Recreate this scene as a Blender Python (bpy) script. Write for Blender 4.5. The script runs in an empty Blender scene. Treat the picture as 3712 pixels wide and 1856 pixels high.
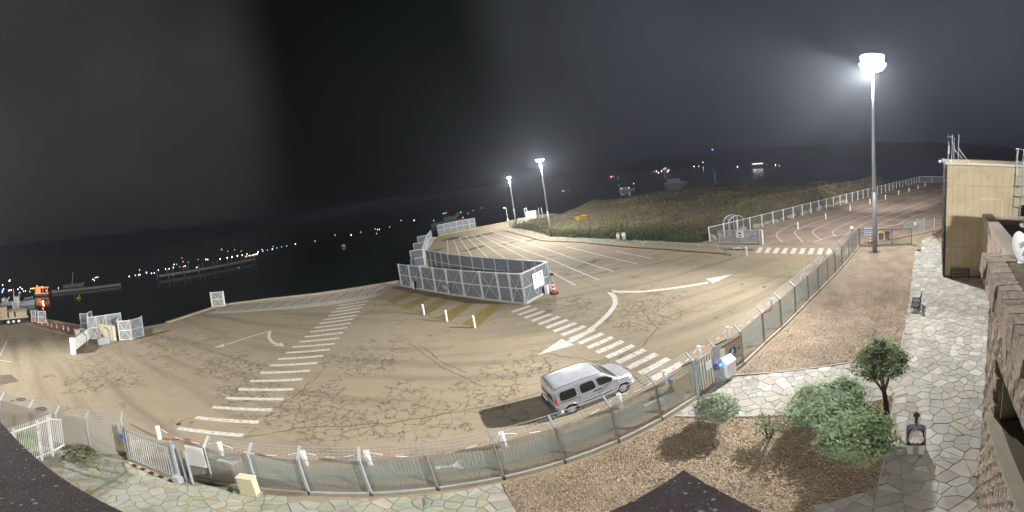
import bpy, bmesh, math, random
from math import sin, cos, pi, radians, sqrt, hypot, atan2
from mathutils import Vector, Matrix
R0 = random.Random(7)
SC = bpy.context.scene
COL = SC.collection
# ---------------------------------------------------------------- camera
PITCH, ROLL, LAT = radians(3.4836), radians(8.6532), -9.455
cp_, sp_, cr_, sr_ = cos(PITCH), sin(PITCH), cos(ROLL), sin(ROLL)
right = Vector((cr_, -sr_*sp_, -sr_*cp_)); fwd = Vector((0, cp_, -sp_)); up = Vector((sr_, cr_*sp_, cr_*cp_))
cam = bpy.data.cameras.new('camera'); camo = bpy.data.objects.new('camera', cam); COL.objects.link(camo)
M = Matrix.Identity(4)
for i in range(3):
    M[i][0], M[i][1], M[i][2] = right[i], up[i], -fwd[i]
M.translation = Vector((0, 0, 11.2)); camo.matrix_world = M
cam.type = 'PANO'
pc = cam if hasattr(cam, 'panorama_type') else cam.cycles
pc.panorama_type = 'EQUIRECTANGULAR'
pc.longitude_min, pc.longitude_max = radians(-90), radians(90)
pc.latitude_min, pc.latitude_max = radians(LAT-45), radians(LAT+45)
cam.clip_start, cam.clip_end = 0.05, 8000
SC.camera = camo
# ---------------------------------------------------------------- night sky and exposure
W = bpy.data.worlds.new('World'); SC.world = W; W.use_nodes = True
nt = W.node_tree; nt.nodes.clear()
def nd(t, **k):
    n = nt.nodes.new(t)
    for a, b in k.items(): setattr(n, a, b)
    return n
wo = nd('ShaderNodeOutputWorld'); wb = nd('ShaderNodeBackground'); tc = nd('ShaderNodeTexCoord')
nt.links.new(wb.outputs[0], wo.inputs[0])
nz = nd('ShaderNodeTexNoise'); nz.inputs['Scale'].default_value = 1.3; nz.inputs['Detail'].default_value = 4
rp = nd('ShaderNodeValToRGB')
rp.color_ramp.elements[0].position = .3; rp.color_ramp.elements[0].color = (.62, .62, .62, 1)
rp.color_ramp.elements[1].position = .75; rp.color_ramp.elements[1].color = (1.3, 1.28, 1.24, 1)
# overcast night: grey over the town in the west, black over the open bay in the north, bluish over the harbour in the east
sx = nd('ShaderNodeSeparateXYZ'); nt.links.new(tc.outputs['Generated'], sx.inputs[0])
fl_ = nd('ShaderNodeVectorMath'); fl_.operation = 'MULTIPLY'; fl_.inputs[1].default_value = (1, 1, .02); nt.links.new(tc.outputs['Generated'], fl_.inputs[0])
nv_ = nd('ShaderNodeVectorMath'); nv_.operation = 'NORMALIZE'; nt.links.new(fl_.outputs[0], nv_.inputs[0]); sa_ = nd('ShaderNodeSeparateXYZ'); nt.links.new(nv_.outputs[0], sa_.inputs[0])
mr = nd('ShaderNodeMapRange'); mr.inputs[1].default_value = -1; mr.inputs[2].default_value = 1; nt.links.new(sa_.outputs[0], mr.inputs[0])
az = nd('ShaderNodeValToRGB'); az.color_ramp.interpolation = 'EASE'; e_ = az.color_ramp.elements
e_[0].position = 0.0; e_[0].color = (.046, .043, .040, 1); e_[1].position = 1.0; e_[1].color = (.058, .064, .084, 1)
for p_, c_ in ((.06, (.044, .046, .044)), (.125, (.038, .041, .039)), (.215, (.0030, .0048, .0024)), (.455, (.0028, .0048, .0022)), (.56, (.024, .027, .030)), (.80, (.042, .047, .062))):
    k_ = e_.new(p_); k_.color = (*c_, 1)
nt.links.new(mr.outputs[0], az.inputs[0])
hz_ = nd('ShaderNodeValToRGB'); hz_.color_ramp.elements[0].position = .0; hz_.color_ramp.elements[0].color = (.40, .42, .45, 1); hz_.color_ramp.elements[1].position = .42; hz_.color_ramp.elements[1].color = (1, 1, 1, 1)
nt.links.new(sx.outputs[2], hz_.inputs[0])
m1 = nd('ShaderNodeMixRGB'); m1.blend_type = 'MULTIPLY'; m1.inputs[0].default_value = 1; nt.links.new(az.outputs[0], m1.inputs[1]); nt.links.new(hz_.outputs[0], m1.inputs[2])
m2 = nd('ShaderNodeMixRGB'); m2.blend_type = 'MULTIPLY'; m2.inputs[0].default_value = 1; nt.links.new(m1.outputs[0], m2.inputs[1])
nt.links.new(tc.outputs['Generated'], nz.inputs['Vector']); nt.links.new(nz.outputs[0], rp.inputs[0])
nt.links.new(rp.outputs[0], m2.inputs[2]); nt.links.new(m2.outputs[0], wb.inputs[0]); wb.inputs[1].default_value = 1.0
SC.view_settings.view_transform = 'Standard'; SC.view_settings.look = 'None'
SC.view_settings.gamma = 1; SC.view_settings.use_curve_mapping = False
SC.view_settings.exposure = 0.0
SC.render.engine = 'CYCLES'
SC.cycles.use_denoising = True
SC.cycles.max_bounces = 6; SC.cycles.transparent_max_bounces = 24; SC.cycles.volume_bounces = 0
SC.cycles.sample_clamp_indirect = 4
FLOOD = 6.2          # overall power of the floodlights
# ---------------------------------------------------------------- materials
MATS = {}
def mat(name, col, rough=.7, metal=0., var=0., scale=3., bump=0., bscale=None, alpha=1., emit=None, estr=0., spec=None, dirt=None, dscale=.5):
    """noise varied Principled material; dirt = second colour mixed in patches"""
    m = bpy.data.materials.new(name); m.use_nodes = True; MATS[name] = m
    t = m.node_tree; b = t.nodes['Principled BSDF']; L = t.links.new
    b.inputs['Roughness'].default_value = rough; b.inputs['Metallic'].default_value = metal
    b.inputs['Alpha'].default_value = alpha
    if spec is not None: b.inputs['Specular IOR Level'].default_value = spec
    c4 = (*col, 1); b.inputs['Base Color'].default_value = c4
    if emit:
        b.inputs['Emission Color'].default_value = (*emit, 1); b.inputs['Emission Strength'].default_value = estr
    if var or bump or dirt:
        co = t.nodes.new('ShaderNodeTexCoord'); n = t.nodes.new('ShaderNodeTexNoise')
        n.inputs['Scale'].default_value = scale; n.inputs['Detail'].default_value = 5; n.inputs['Roughness'].default_value = .65
        L(co.outputs['Object'], n.inputs['Vector'])
        src = None
        if var:
            mx = t.nodes.new('ShaderNodeValToRGB'); e = mx.color_ramp.elements
            e[0].position, e[1].position = .25, .75
            e[0].color = (*[max(0, x*(1-var)) for x in col], 1); e[1].color = (*[min(1, x*(1+var)) for x in col], 1)
            L(n.outputs[0], mx.inputs[0]); src = mx.outputs[0]
        if dirt:
            n2 = t.nodes.new('ShaderNodeTexNoise'); n2.inputs['Scale'].default_value = dscale; n2.inputs['Detail'].default_value = 6
            n2.inputs['Roughness'].default_value = .7
            L(co.outputs['Object'], n2.inputs['Vector'])
            r2 = t.nodes.new('ShaderNodeValToRGB'); r2.color_ramp.elements[0].position, r2.color_ramp.elements[1].position = .48, .66
            L(n2.outputs[0], r2.inputs[0])
            mm = t.nodes.new('ShaderNodeMixRGB'); L(r2.outputs[0], mm.inputs[0]); mm.inputs[2].default_value = (*dirt, 1)
            if src: L(src, mm.inputs[1])
            else: mm.inputs[1].default_value = c4
            src = mm.outputs[0]
        if src: L(src, b.inputs['Base Color'])
        if bump:
            nb = t.nodes.new('ShaderNodeTexNoise'); nb.inputs['Scale'].default_value = bscale or scale*4; nb.inputs['Detail'].default_value = 6
            L(co.outputs['Object'], nb.inputs['Vector'])
            bp = t.nodes.new('ShaderNodeBump'); bp.inputs['Strength'].default_value = 1; bp.inputs['Distance'].default_value = bump
            L(nb.outputs[0], bp.inputs['Height']); L(bp.outputs[0], b.inputs['Normal'])
    return m
mat('galv', (.42, .46, .50), .45, .3, var=.18, scale=2)
mat('galv_dark', (.17, .18, .19), .5, .3, var=.2, scale=3)
mat('post_grey', (.27, .27, .265), .5, .2, var=.15, scale=2)
mat('white_paint', (.78, .79, .80), .45, 0, var=.06, scale=4, dirt=(.5, .48, .43), dscale=1.5)
mat('white_clean', (.82, .83, .84), .4)
mat('black', (.02, .02, .022), .5)
mat('rubber', (.018, .018, .018), .85)
mat('red_plastic', (.62, .05, .03), .5)
mat('mesh_grey', (.43, .43, .41), .95, .0, alpha=.54, spec=.0, var=.05, scale=6)
mat('mesh_pen', (.20, .225, .25), .5, .1, alpha=.8)
mat('wire_soft', (.27, .27, .25), .8)
mat('pen_frame', (.56, .60, .65), .45, .1)
mat('mesh_green', (.05, .11, .07), .6, 0, alpha=.35)
mat('wire_green', (.03, .10, .055), .6)
mat('concrete', (.36, .34, .29), .85, var=.18, scale=1.2, bump=.01, bscale=20)
mat('concrete_light', (.50, .45, .35), .85, var=.15, scale=2)
mat('kerb_stone', (.40, .31, .21), .85, var=.2, scale=2, bump=.008)
mat('kerb_dark', (.11, .085, .06), .9, var=.2, scale=2)
mat('stone_pave', (.30, .23, .16), .85, var=.15, scale=1.5)
mat('mortar', (.27, .235, .19), .95, var=.25, scale=3, bump=.01, bscale=30)
mat('green_lane', (.135, .175, .145), .7, var=.25, scale=2, dirt=(.2, .18, .14), dscale=.8)
mat('sand_strip', (.26, .20, .13), .9, var=.22, scale=2, bump=.01)
mat('facade', (.62, .52, .34), .7, var=.07, scale=.8, dirt=(.53, .44, .28), dscale=.7)
mat('facade_gap', (.20, .155, .09), .9)
mat('coping_white', (.66, .66, .63), .5)
mat('bench_metal', (.03, .033, .035), .85, spec=.1)
mat('block', (.42, .35, .29), .95, var=.45, scale=11, bump=.05, bscale=16, dirt=(.27,.215,.175), dscale=7)
mat('block_cap', (.30, .265, .225), .95, var=.3, scale=6, bump=.02)
mat('roof_dirt', (.17, .14, .10), 1., var=.45, scale=3.5, bump=.03, bscale=14)
mat('sill', (.40, .36, .28), .9, var=.12, scale=3)
mat('bark', (.075, .055, .04), .95, var=.3, scale=9, bump=.02)
mat('dry_grass', (.15, .125, .065), .9, var=.4, scale=2)
mat('rock', (.36, .32, .26), .95, var=.3, scale=4, bump=.03, bscale=9)
mat('glass_dark', (.012, .015, .014), .08)
mat('orange', (.7, .22, .04), .6)
mat('yellow', (.46, .32, .03), .6)
mat('blue_sign', (.03, .14, .5), .5)
mat('navy', (.02, .03, .06), .5)
mat('wood_crate', (.33, .20, .10), .8, var=.3, scale=5)
mat('ship_hull', (.42, .45, .47), .5, var=.15, scale=1)
mat('lampglass', (.9, .9, 1), .3, emit=(.82, .88, 1), estr=60)
mat('bin_bag', (.75, .74, .70), .5, dirt=(.55, .28, .10), dscale=9)
mat('hill', (.26, .27, .26), 1.)
mat('bollard_refl', (.68, .70, .72), .35)

# ---------------------------------------------------------------- mesh helpers
class MB:
    def __init__(s): s.v, s.f, s.mi, s.cur = [], [], [], 0
    def add(s, vs, fs):
        o = len(s.v); s.v += [tuple(p) for p in vs]; s.f += [tuple(i+o for i in f) for f in fs]; s.mi += [s.cur]*len(fs); return s
    def box(s, c, d, rz=0, ry=0):
        cx, cy, cz = c; hx, hy, hz = d[0]/2, d[1]/2, d[2]/2; vs = []
        for x, y, z in ((-1,-1,-1),(1,-1,-1),(1,1,-1),(-1,1,-1),(-1,-1,1),(1,-1,1),(1,1,1),(-1,1,1)):
            px, py, pz = x*hx, y*hy, z*hz
            if ry: px, pz = px*cos(ry)+pz*sin(ry), -px*sin(ry)+pz*cos(ry)
            vs.append((cx+px*cos(rz)-py*sin(rz), cy+px*sin(rz)+py*cos(rz), cz+pz))
        return s.add(vs, [(0,3,2,1),(4,5,6,7),(0,1,5,4),(1,2,6,5),(2,3,7,6),(3,0,4,7)])
    def bar(s, a, b, w, h=None):
        a, b = Vector(a), Vector(b); d = (b-a).normalized(); h = h or w
        u = d.cross(Vector((0,0,1)))
        if u.length < 1e-4: u = Vector((1,0,0))
        u.normalize(); n = u.cross(d)
        vs = [p+u*(x*w/2)+n*(y*h/2) for p in (a, b) for x, y in ((-1,-1),(1,-1),(1,1),(-1,1))]
        return s.add(vs, [(0,3,2,1),(4,5,6,7),(0,1,5,4),(1,2,6,5),(2,3,7,6),(3,0,4,7)])
    def tube(s, pts, r, n=6, cap=True):
        pts = [Vector(p) for p in pts]; rs = r if isinstance(r, (list, tuple)) else [r]*len(pts); vs = []
        pu = None
        for i, p in enumerate(pts):
            d = (pts[min(i+1, len(pts)-1)]-pts[max(i-1, 0)]).normalized()
            u = pu-d*pu.dot(d) if pu is not None else d.cross(Vector((0,0,1)))
            if u.length < 1e-4: u = d.cross(Vector((1,0,0)))
            u.normalize(); pu = u; w = d.cross(u)
            vs += [p+(u*cos(2*pi*k/n)+w*sin(2*pi*k/n))*rs[i] for k in range(n)]
        fs = [(i*n+k, i*n+(k+1)%n, (i+1)*n+(k+1)%n, (i+1)*n+k) for i in range(len(pts)-1) for k in range(n)]
        if cap: fs += [tuple(range(n-1, -1, -1)), tuple((len(pts)-1)*n+k for k in range(n))]
        return s.add(vs, fs)
    def lathe(s, prof, c=(0,0,0), n=12, cap=True):
        vs = [(c[0]+r*cos(2*pi*k/n), c[1]+r*sin(2*pi*k/n), c[2]+z) for r, z in prof for k in range(n)]
        m = len(prof)
        fs = [(i*n+k, i*n+(k+1)%n, (i+1)*n+(k+1)%n, (i+1)*n+k) for i in range(m-1) for k in range(n)]
        if cap: fs += [tuple(range(n-1, -1, -1)), tuple((m-1)*n+k for k in range(n))]
        return s.add(vs, fs)
    def prism(s, poly, z0, z1, bottom=True):
        n = len(poly); a = sum(poly[i][0]*poly[(i+1)%n][1]-poly[(i+1)%n][0]*poly[i][1] for i in range(n))
        if a < 0: poly = poly[::-1]
        vs = [(x, y, z0) for x, y in poly]+[(x, y, z1) for x, y in poly]
        fs = [(i, (i+1)%n, n+(i+1)%n, n+i) for i in range(n)]+[tuple(range(n, 2*n))]
        if bottom: fs.append(tuple(range(n-1, -1, -1)))
        return s.add(vs, fs)
    def sheet(s, poly, z):
        n = len(poly); a = sum(poly[i][0]*poly[(i+1)%n][1]-poly[(i+1)%n][0]*poly[i][1] for i in range(n))
        if a < 0: poly = poly[::-1]
        return s.add([(x, y, z) for x, y in poly], [tuple(range(n))])
    def strip(s, pts, w, z):
        """flat ribbon along a polyline"""
        P = [Vector((p[0], p[1])) for p in pts]; vs = []
        for i, p in enumerate(P):
            d = (P[min(i+1, len(P)-1)]-P[max(i-1, 0)]).normalized(); nn = Vector((-d.y, d.x)); ww = w[i] if isinstance(w, list) else w
            vs += [(*(p+nn*ww/2), z), (*(p-nn*ww/2), z)]
        return s.add(vs, [(2*i, 2*i+1, 2*i+3, 2*i+2) for i in range(len(P)-1)])
    def build(s, name, m, parent=None, smooth=False, world=True, kind=None):
        """one linked mesh object; with a parent placed by location only, vertices given in world space"""
        off = Vector(parent['_o']) if (parent is not None and world and '_o' in parent) else Vector((0,0,0))
        me = bpy.data.meshes.new(name)
        me.from_pydata([(v[0]-off.x, v[1]-off.y, v[2]-off.z) for v in s.v], [], s.f)
        for x in (m if isinstance(m, (list, tuple)) else [m]): me.materials.append(MATS[x] if isinstance(x, str) else x)
        me.polygons.foreach_set('material_index', s.mi)
        if smooth: me.polygons.foreach_set('use_smooth', [True]*len(s.f))
        me.update()
        o = bpy.data.objects.new(name, me); COL.objects.link(o)
        if parent is not None:
            o.parent = parent
            if '_o' in parent: o['_o'] = parent['_o']
        if kind: o['kind'] = kind
        return o
def sub(mb, name, m, part, base, **k):
    """a sub-part below a part whose own mesh was built in the frame of the thing 'base'"""
    mb.v = [(v[0]-base[0], v[1]-base[1], v[2]-base[2]) for v in mb.v]
    return mb.build(name, m, part, world=False, **k)
def leafmat(name, col):
    m = mat(name, col, .6, var=.35, scale=9); t = m.node_tree; b = t.nodes['Principled BSDF']; out = t.nodes['Material Output']
    tr = t.nodes.new('ShaderNodeBsdfTranslucent'); mx = t.nodes.new('ShaderNodeMixShader'); mx.inputs[0].default_value = .55
    t.links.new(b.inputs['Base Color'].links[0].from_socket, tr.inputs['Color']); t.links.new(b.outputs[0], mx.inputs[1]); t.links.new(tr.outputs[0], mx.inputs[2]); t.links.new(mx.outputs[0], out.inputs['Surface'])
for n_, c_ in (('leaf_grey',(.45,.51,.40)), ('leaf_green',(.33,.43,.24)), ('leaf_mid',(.41,.49,.34)), ('leaf_bronze',(.22,.19,.11)), ('leaf_bright',(.30,.42,.08)), ('hedge',(.13,.175,.07)), ('hedge_dry',(.19,.165,.085)), ('hedge_dark',(.06,.085,.045))): leafmat(n_, c_)
ORDN = ['first','second','third','fourth','fifth','sixth','seventh','eighth','ninth','tenth','eleventh','twelfth','thirteenth','fourteenth','fifteenth','sixteenth','seventeenth','eighteenth','nineteenth','twentieth']
ORDN += ['twenty-'+x for x in ORDN[:9]]+['thirtieth']+['thirty-'+x for x in ORDN[:9]]
def thing(name, label, cat, loc=(0,0,0), rz=0, group=None):
    o = bpy.data.objects.new(name, None); COL.objects.link(o); o.empty_display_size = .3
    o.location = loc if len(loc) == 3 else (*loc, 0); o.rotation_euler[2] = rz
    o['label'] = label; o['category'] = cat; o['_o'] = tuple(o.location)
    if group: o['group'] = group
    return o
def tag(o, label, cat, group=None):
    o['label'] = label; o['category'] = cat
    if group: o['group'] = group
    return o
def structure(o): o['kind'] = 'structure'; return o
def dup(root, loc, rz=0, label=None, group=None, sc=None):
    r = root.copy(); COL.objects.link(r); r.location = loc if len(loc) == 3 else (*loc, 0); r.rotation_euler[2] = rz
    if label: r['label'] = label
    if group: r['group'] = group
    if sc: r.scale = sc
    for ch in list(root.children):
        c = ch.copy(); COL.objects.link(c); c.parent = r
        for g_ in list(ch.children):
            d = g_.copy(); COL.objects.link(d); d.parent = c
    return r
def copy_part(o, parent, loc=None):
    c = o.copy(); COL.objects.link(c); c.parent = parent
    if loc is not None: c.location = loc
    return c
def lerp(a, b, t): return tuple(a[i]+(b[i]-a[i])*t for i in range(len(a)))
def off2(a, b, d):
    """shift the segment a-b sideways (left of travel) by d"""
    L = hypot(b[0]-a[0], b[1]-a[1]); n = (-(b[1]-a[1])/L*d, (b[0]-a[0])/L*d)
    return (a[0]+n[0], a[1]+n[1]), (b[0]+n[0], b[1]+n[1])
def text(s, size, name, m, parent, loc, rot, ext=.003):
    cu = bpy.data.curves.new(name, 'FONT'); cu.body = s; cu.size = size; cu.align_x = 'CENTER'; cu.align_y = 'CENTER'; cu.extrude = ext
    tmp = bpy.data.objects.new('tmp', cu); COL.objects.link(tmp); bpy.context.view_layer.update()
    me = bpy.data.meshes.new_from_object(tmp.evaluated_get(bpy.context.evaluated_depsgraph_get())); bpy.data.objects.remove(tmp)
    me.materials.clear(); me.materials.append(MATS[m]); me.name = name; o = bpy.data.objects.new(name, me); COL.objects.link(o); o.parent = parent; o['kind'] = 'stuff'
    o.location = loc; o.rotation_euler = rot; return o

# ================================================================ lamps of the masts (light first)
def spot(parent_loc, aim, watts, ang, name='floodlight_lamp', col=(1, .97, .93), size=.25):
    l = bpy.data.lights.new(name, 'SPOT'); l.energy = watts*FLOOD; l.spot_size = radians(ang); l.spot_blend = .6; l.color = col; l.shadow_soft_size = size
    o = bpy.data.objects.new(name, l); COL.objects.link(o); o.location = parent_loc
    o.rotation_euler = (Vector(aim)-Vector(parent_loc)).to_track_quat('-Z', 'Y').to_euler(); return o
def point(loc, watts, col=(1, .97, .93), size=.25, name='mast_lamp'):
    l = bpy.data.lights.new(name, 'POINT'); l.energy = watts*FLOOD; l.color = col; l.shadow_soft_size = size
    o = bpy.data.objects.new(name, l); COL.objects.link(o); o.location = loc; return o
MAST_A, MAST_B, MAST_C = (30.8, 15.1, 20.3), (6.27, 60.2, 14.5), (.19, 87.1, 14.0)
MAST_D = (-34, -14, 21)     # mast on the left quay beside the harbour office, just outside the frame
# ================================================================ water, land, quay
E_ = [(-140,-22),(-56,1.5),(-50.2,6.2),(-43.7,9.8),(-37.5,14.5),(-36.8,18.7),(-37.6,23.3),(-38,27),(-36.9,29.8),(-32.6,33.5),(-19.8,40.4),(-16.4,41.8),
      (-14.6,43.5),(-16.3,50),(-18.8,62),(-21.4,82),(-20.5,86.6),(-14.7,90.6),(-9.3,91.9),(0,95.2),(3.3,97.2),(9.5,99),(12.5,97),(10,91),(14.6,92)]
FIELD = [(-1.2,81.5),(3.2,71.6),(6.5,60.3),(10.8,54.4),(15.6,47.9),(19.4,41.9),(22.5,36.6),(24.2,36.2),(36,35.9),(57,35.7),(104.4,34.9),(101,50),(91,76),(79,109),(48,113),(22,101),(14.6,92),(7,88)]
LAND = E_ + [(22,101.3),(48,113.4),(60,110),(79.5,109.4),(91.6,76.2),(101.8,50),(105.4,40),(112,26),(118,-60),(-140,-60)]
def asphalt_material():
    m = bpy.data.materials.new('asphalt'); m.use_nodes = True; MATS['asphalt'] = m
    t = m.node_tree; b = t.nodes['Principled BSDF']; L = t.links.new; N = t.nodes.new
    b.inputs['Roughness'].default_value = .82; b.inputs['Specular IOR Level'].default_value = .3
    co = N('ShaderNodeTexCoord')
    def noise(scale, det=5, rough=.6, dist=0):
        n = N('ShaderNodeTexNoise'); n.inputs['Scale'].default_value = scale; n.inputs['Detail'].default_value = det
        n.inputs['Roughness'].default_value = rough; n.inputs['Distortion'].default_value = dist; L(co.outputs['Object'], n.inputs['Vector']); return n
    def ramp(src, p0, c0, p1, c1):
        r = N('ShaderNodeValToRGB'); e = r.color_ramp.elements; e[0].position, e[1].position = p0, p1
        e[0].color = (*c0, 1); e[1].color = (*c1, 1); L(src, r.inputs[0]); return r.outputs[0]
    def mth(op, a, bb):
        n = N('ShaderNodeMath'); n.operation = op
        for i, x in enumerate((a, bb)):
            if isinstance(x, (int, float)): n.inputs[i].default_value = x
            else: L(x, n.inputs[i])
        return n.outputs[0]
    def mix(f, a, bb, mode='MIX'):
        n = N('ShaderNodeMixRGB'); n.blend_type = mode
        for i, x in ((0, f), (1, a), (2, bb)):
            if isinstance(x, (int, float)): n.inputs[i].default_value = x
            elif isinstance(x, tuple): n.inputs[i].default_value = (*x, 1)
            else: L(x, n.inputs[i])
        return n.outputs[0]
    base = ramp(noise(.055, 6, .65).outputs[0], .35, (.250, .212, .142), .68, (.305, .252, .180))
    base = mix(ramp(noise(1.1, 6, .7).outputs[0], .3, (.0, .0, .0), .8, (.38, .38, .38)), base, (.165, .14, .105))
    # long sweeping tyre streaks and oily patches
    st = N('ShaderNodeMapping'); st.inputs['Scale'].default_value = (.05, .5, 1); st.inputs['Rotation'].default_value = (0, 0, radians(-24)); L(co.outputs['Object'], st.inputs[0])
    sn = N('ShaderNodeTexNoise'); sn.inputs['Scale'].default_value = 1.6; sn.inputs['Detail'].default_value = 6; L(st.outputs[0], sn.inputs['Vector'])
    base = mix(mth('MULTIPLY', ramp(sn.outputs[0], .48, (0,0,0), .70, (1,1,1)), .55), base, (.115, .098, .077))
    base = mix(mth('MULTIPLY', ramp(noise(.16, 6, .75).outputs[0], .60, (0,0,0), .70, (1,1,1)), .35), base, (.10, .088, .07))
    # crazed zones
    sep = N('ShaderNodeSeparateXYZ'); L(co.outputs['Object'], sep.inputs[0])
    tot = None
    for (x, y), r, w in CRACK_ZONES:
        dx = mth('SUBTRACT', sep.outputs[0], x); dy = mth('SUBTRACT', sep.outputs[1], y)
        d = mth('SQRT', mth('ADD', mth('MULTIPLY', dx, dx), mth('MULTIPLY', dy, dy)), 0)
        g = mth('MULTIPLY', mth('MAXIMUM', mth('SUBTRACT', 1., mth('DIVIDE', d, r)), 0.), w)
        tot = g if tot is None else mth('MAXIMUM', tot, g)
    zone = mth('ADD', tot, mth('MULTIPLY', mth('SUBTRACT', noise(.55, 5, .65).outputs[0], .5), 2.6))
    wv = N('ShaderNodeMixRGB'); wv.blend_type = 'LINEAR_LIGHT'; wv.inputs[0].default_value = .45
    L(co.outputs['Object'], wv.inputs[1]); L(noise(2.3, 6, .7).outputs['Color'], wv.inputs[2])
    def vor(scale, width):
        v = N('ShaderNodeTexVoronoi'); v.feature = 'DISTANCE_TO_EDGE'; v.inputs['Scale'].default_value = scale; L(wv.outputs[0], v.inputs['Vector'])
        wd_ = mth('MULTIPLY', ramp(noise(.9, 3, .7).outputs[0], .35, (.4,.4,.4), .68, (1,1,1)), width)
        return mth('MAXIMUM', mth('SUBTRACT', 1., mth('DIVIDE', v.outputs['Distance'], wd_)), 0.)
    c1 = mth('MULTIPLY', mth('MINIMUM', mth('MULTIPLY', vor(1.75, .062), 1.5), 1.), ramp(zone, .27, (0,0,0), .52, (1,1,1)))
    c2 = mth('MULTIPLY', vor(.36, .02), ramp(noise(.12, 2).outputs[0], .53, (0,0,0), .60, (1,1,1)))
    cr = mth('MAXIMUM', c1, mth('MULTIPLY', c2, .75))
    base = mix(mth('MULTIPLY', mth('MULTIPLY', cr, ramp(noise(2.2, 4, .8).outputs[0], .30, (.45,.45,.45), .55, (1,1,1))), 1.0), base, (.045, .038, .03))
    fine = noise(38, 3, .8).outputs[0]
    base = mix(.22, base, ramp(fine, .3, (.35, .35, .35), .75, (.75, .75, .75)), 'OVERLAY')
    L(base, b.inputs['Base Color'])
    bp = N('ShaderNodeBump'); bp.inputs['Distance'].default_value = .02; bp.inputs['Strength'].default_value = .7
    L(mth('SUBTRACT', mth('MULTIPLY', fine, .35), mth('MULTIPLY', cr, 1.)), bp.inputs['Height']); L(bp.outputs[0], b.inputs['Normal'])
    return base
CRACK_ZONES = [((-11.12,14.00),3.2,1.), ((-12.15,11.55),3.,1.), ((-9.07,11.96),3.5,1.), ((-7.18,12.96),3.,1.), ((-5.28,13.67),3.,1.), ((-2.97,14.84),3.4,1.), ((-1.64,16.28),3.,1.), ((-11.80,19.34),4.2,.9),
    ((-19.94,14.73),4.2,1.), ((-15.68,12.63),3.,.9), ((8.06,22.18),5.,.95), ((3.70,25.94),4.,.8), ((-0.85,17.64),3.2,.8), ((3.20,16.07),2.4,.8), ((8.05,37.33),6.,.75), ((-25.22,7.10),5.,.75), ((-28.21,15.20),6.,.7), ((-6.93,15.48),2.5,.8)]
asphalt_material()
def paint(name, col, worn=.5, under=(.21, .18, .14)):
    m = mat(name, col, .75); t = m.node_tree; b = t.nodes['Principled BSDF']; L = t.links.new
    co = t.nodes.new('ShaderNodeTexCoord'); n = t.nodes.new('ShaderNodeTexNoise'); n.inputs['Scale'].default_value = 5; n.inputs['Detail'].default_value = 8; n.inputs['Roughness'].default_value = .75
    L(co.outputs['Object'], n.inputs['Vector']); r = t.nodes.new('ShaderNodeValToRGB'); r.color_ramp.elements[0].position = .44; r.color_ramp.elements[1].position = .72
    L(n.outputs[0], r.inputs[0]); mx = t.nodes.new('ShaderNodeMixRGB'); mx.inputs[1].default_value = (*col, 1); mx.inputs[2].default_value = (*under, 1)
    k = t.nodes.new('ShaderNodeMath'); k.operation = 'MULTIPLY'; k.inputs[1].default_value = worn; L(r.outputs[0], k.inputs[0]); L(k.outputs[0], mx.inputs[0]); L(mx.outputs[0], b.inputs['Base Color'])
paint('road_white', (.60, .585, .54), 1.15); paint('road_white_old', (.55, .53, .48), 1.0); paint('road_yellow', (.135, .108, .04), .75, (.40, .31, .07))
structure(MB().prism(LAND, -4, 0, bottom=False).build('asphalt', 'asphalt'))
wm = mat('water', (.010, .017, .017), .06, spec=.5); t = wm.node_tree; L = t.links.new
co = t.nodes.new('ShaderNodeTexCoord'); n1 = t.nodes.new('ShaderNodeTexNoise'); n1.inputs['Scale'].default_value = .9; n1.inputs['Detail'].default_value = 5
L(co.outputs['Object'], n1.inputs['Vector']); bp = t.nodes.new('ShaderNodeBump'); bp.inputs['Distance'].default_value = .05; bp.inputs['Strength'].default_value = .8
L(n1.outputs[0], bp.inputs['Height']); L(bp.outputs[0], t.nodes['Principled BSDF'].inputs['Normal'])
structure(MB().sheet([(-1900,-500),(1900,-500),(1900,1900),(-1900,1900)], -1.5).build('water', 'water'))
# far land round the bay
def hills():
    mb = MB(); r = random.Random(3); n = 90; vs = []
    for k in range(n+1):
        a = radians(-100+200*k/n); x0, y0 = sin(a), cos(a); u = k/n
        h = 14+22*abs(sin(u*9+.4))*abs(sin(u*4.1+1.2))+9*r.random()
        if .40 < u < .55: h *= .55
        for D, z in ((1020, -2), (1120, h*.5), (1300, h), (1700, h*.8)): vs.append((x0*D, y0*D, z))
    mb.add(vs, [(4*k+j, 4*k+j+1, 4*k+j+5, 4*k+j+4) for k in range(n) for j in range(3)])
    structure(mb.build('hills', 'hill', smooth=True))
hills()
# quay kerb stones along the water edge
def kerb_run(pts, w=.55, h=.13, seg=2.4, name='quay_kerb'):
    root = structure(MB().strip(pts, w*.8, .01).build(name, 'kerb_dark'))
    for a, b in zip(pts[:-1], pts[1:]):
        L_ = hypot(b[0]-a[0], b[1]-a[1]); n = max(1, int(L_/seg))
        for k in range(n):
            p, q = lerp(a, b, (k+.012)/n), lerp(a, b, (k+.988)/n)
            MB().bar((*p, h/2+.006*(k % 2)), (*q, h/2+.006*(k % 2)), w, h).build('kerb_stone', 'kerb_stone', root)
kerb_run([(-50.2+.2,6.0),(-43.7,9.5),(-37.9,14.2)])
kerb_run([(-36.6,18.8),(-37.3,23.3),(-37.6,26.8),(-36.6,29.5),(-32.4,33.2),(-19.7,40.1),(-16.6,41.4)])
kerb_run([(-20.3,86.2),(-14.6,90.2),(-9.2,91.5),(0,94.8),(3.4,96.8),(9.3,98.6)], w=.9, seg=3)
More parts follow.
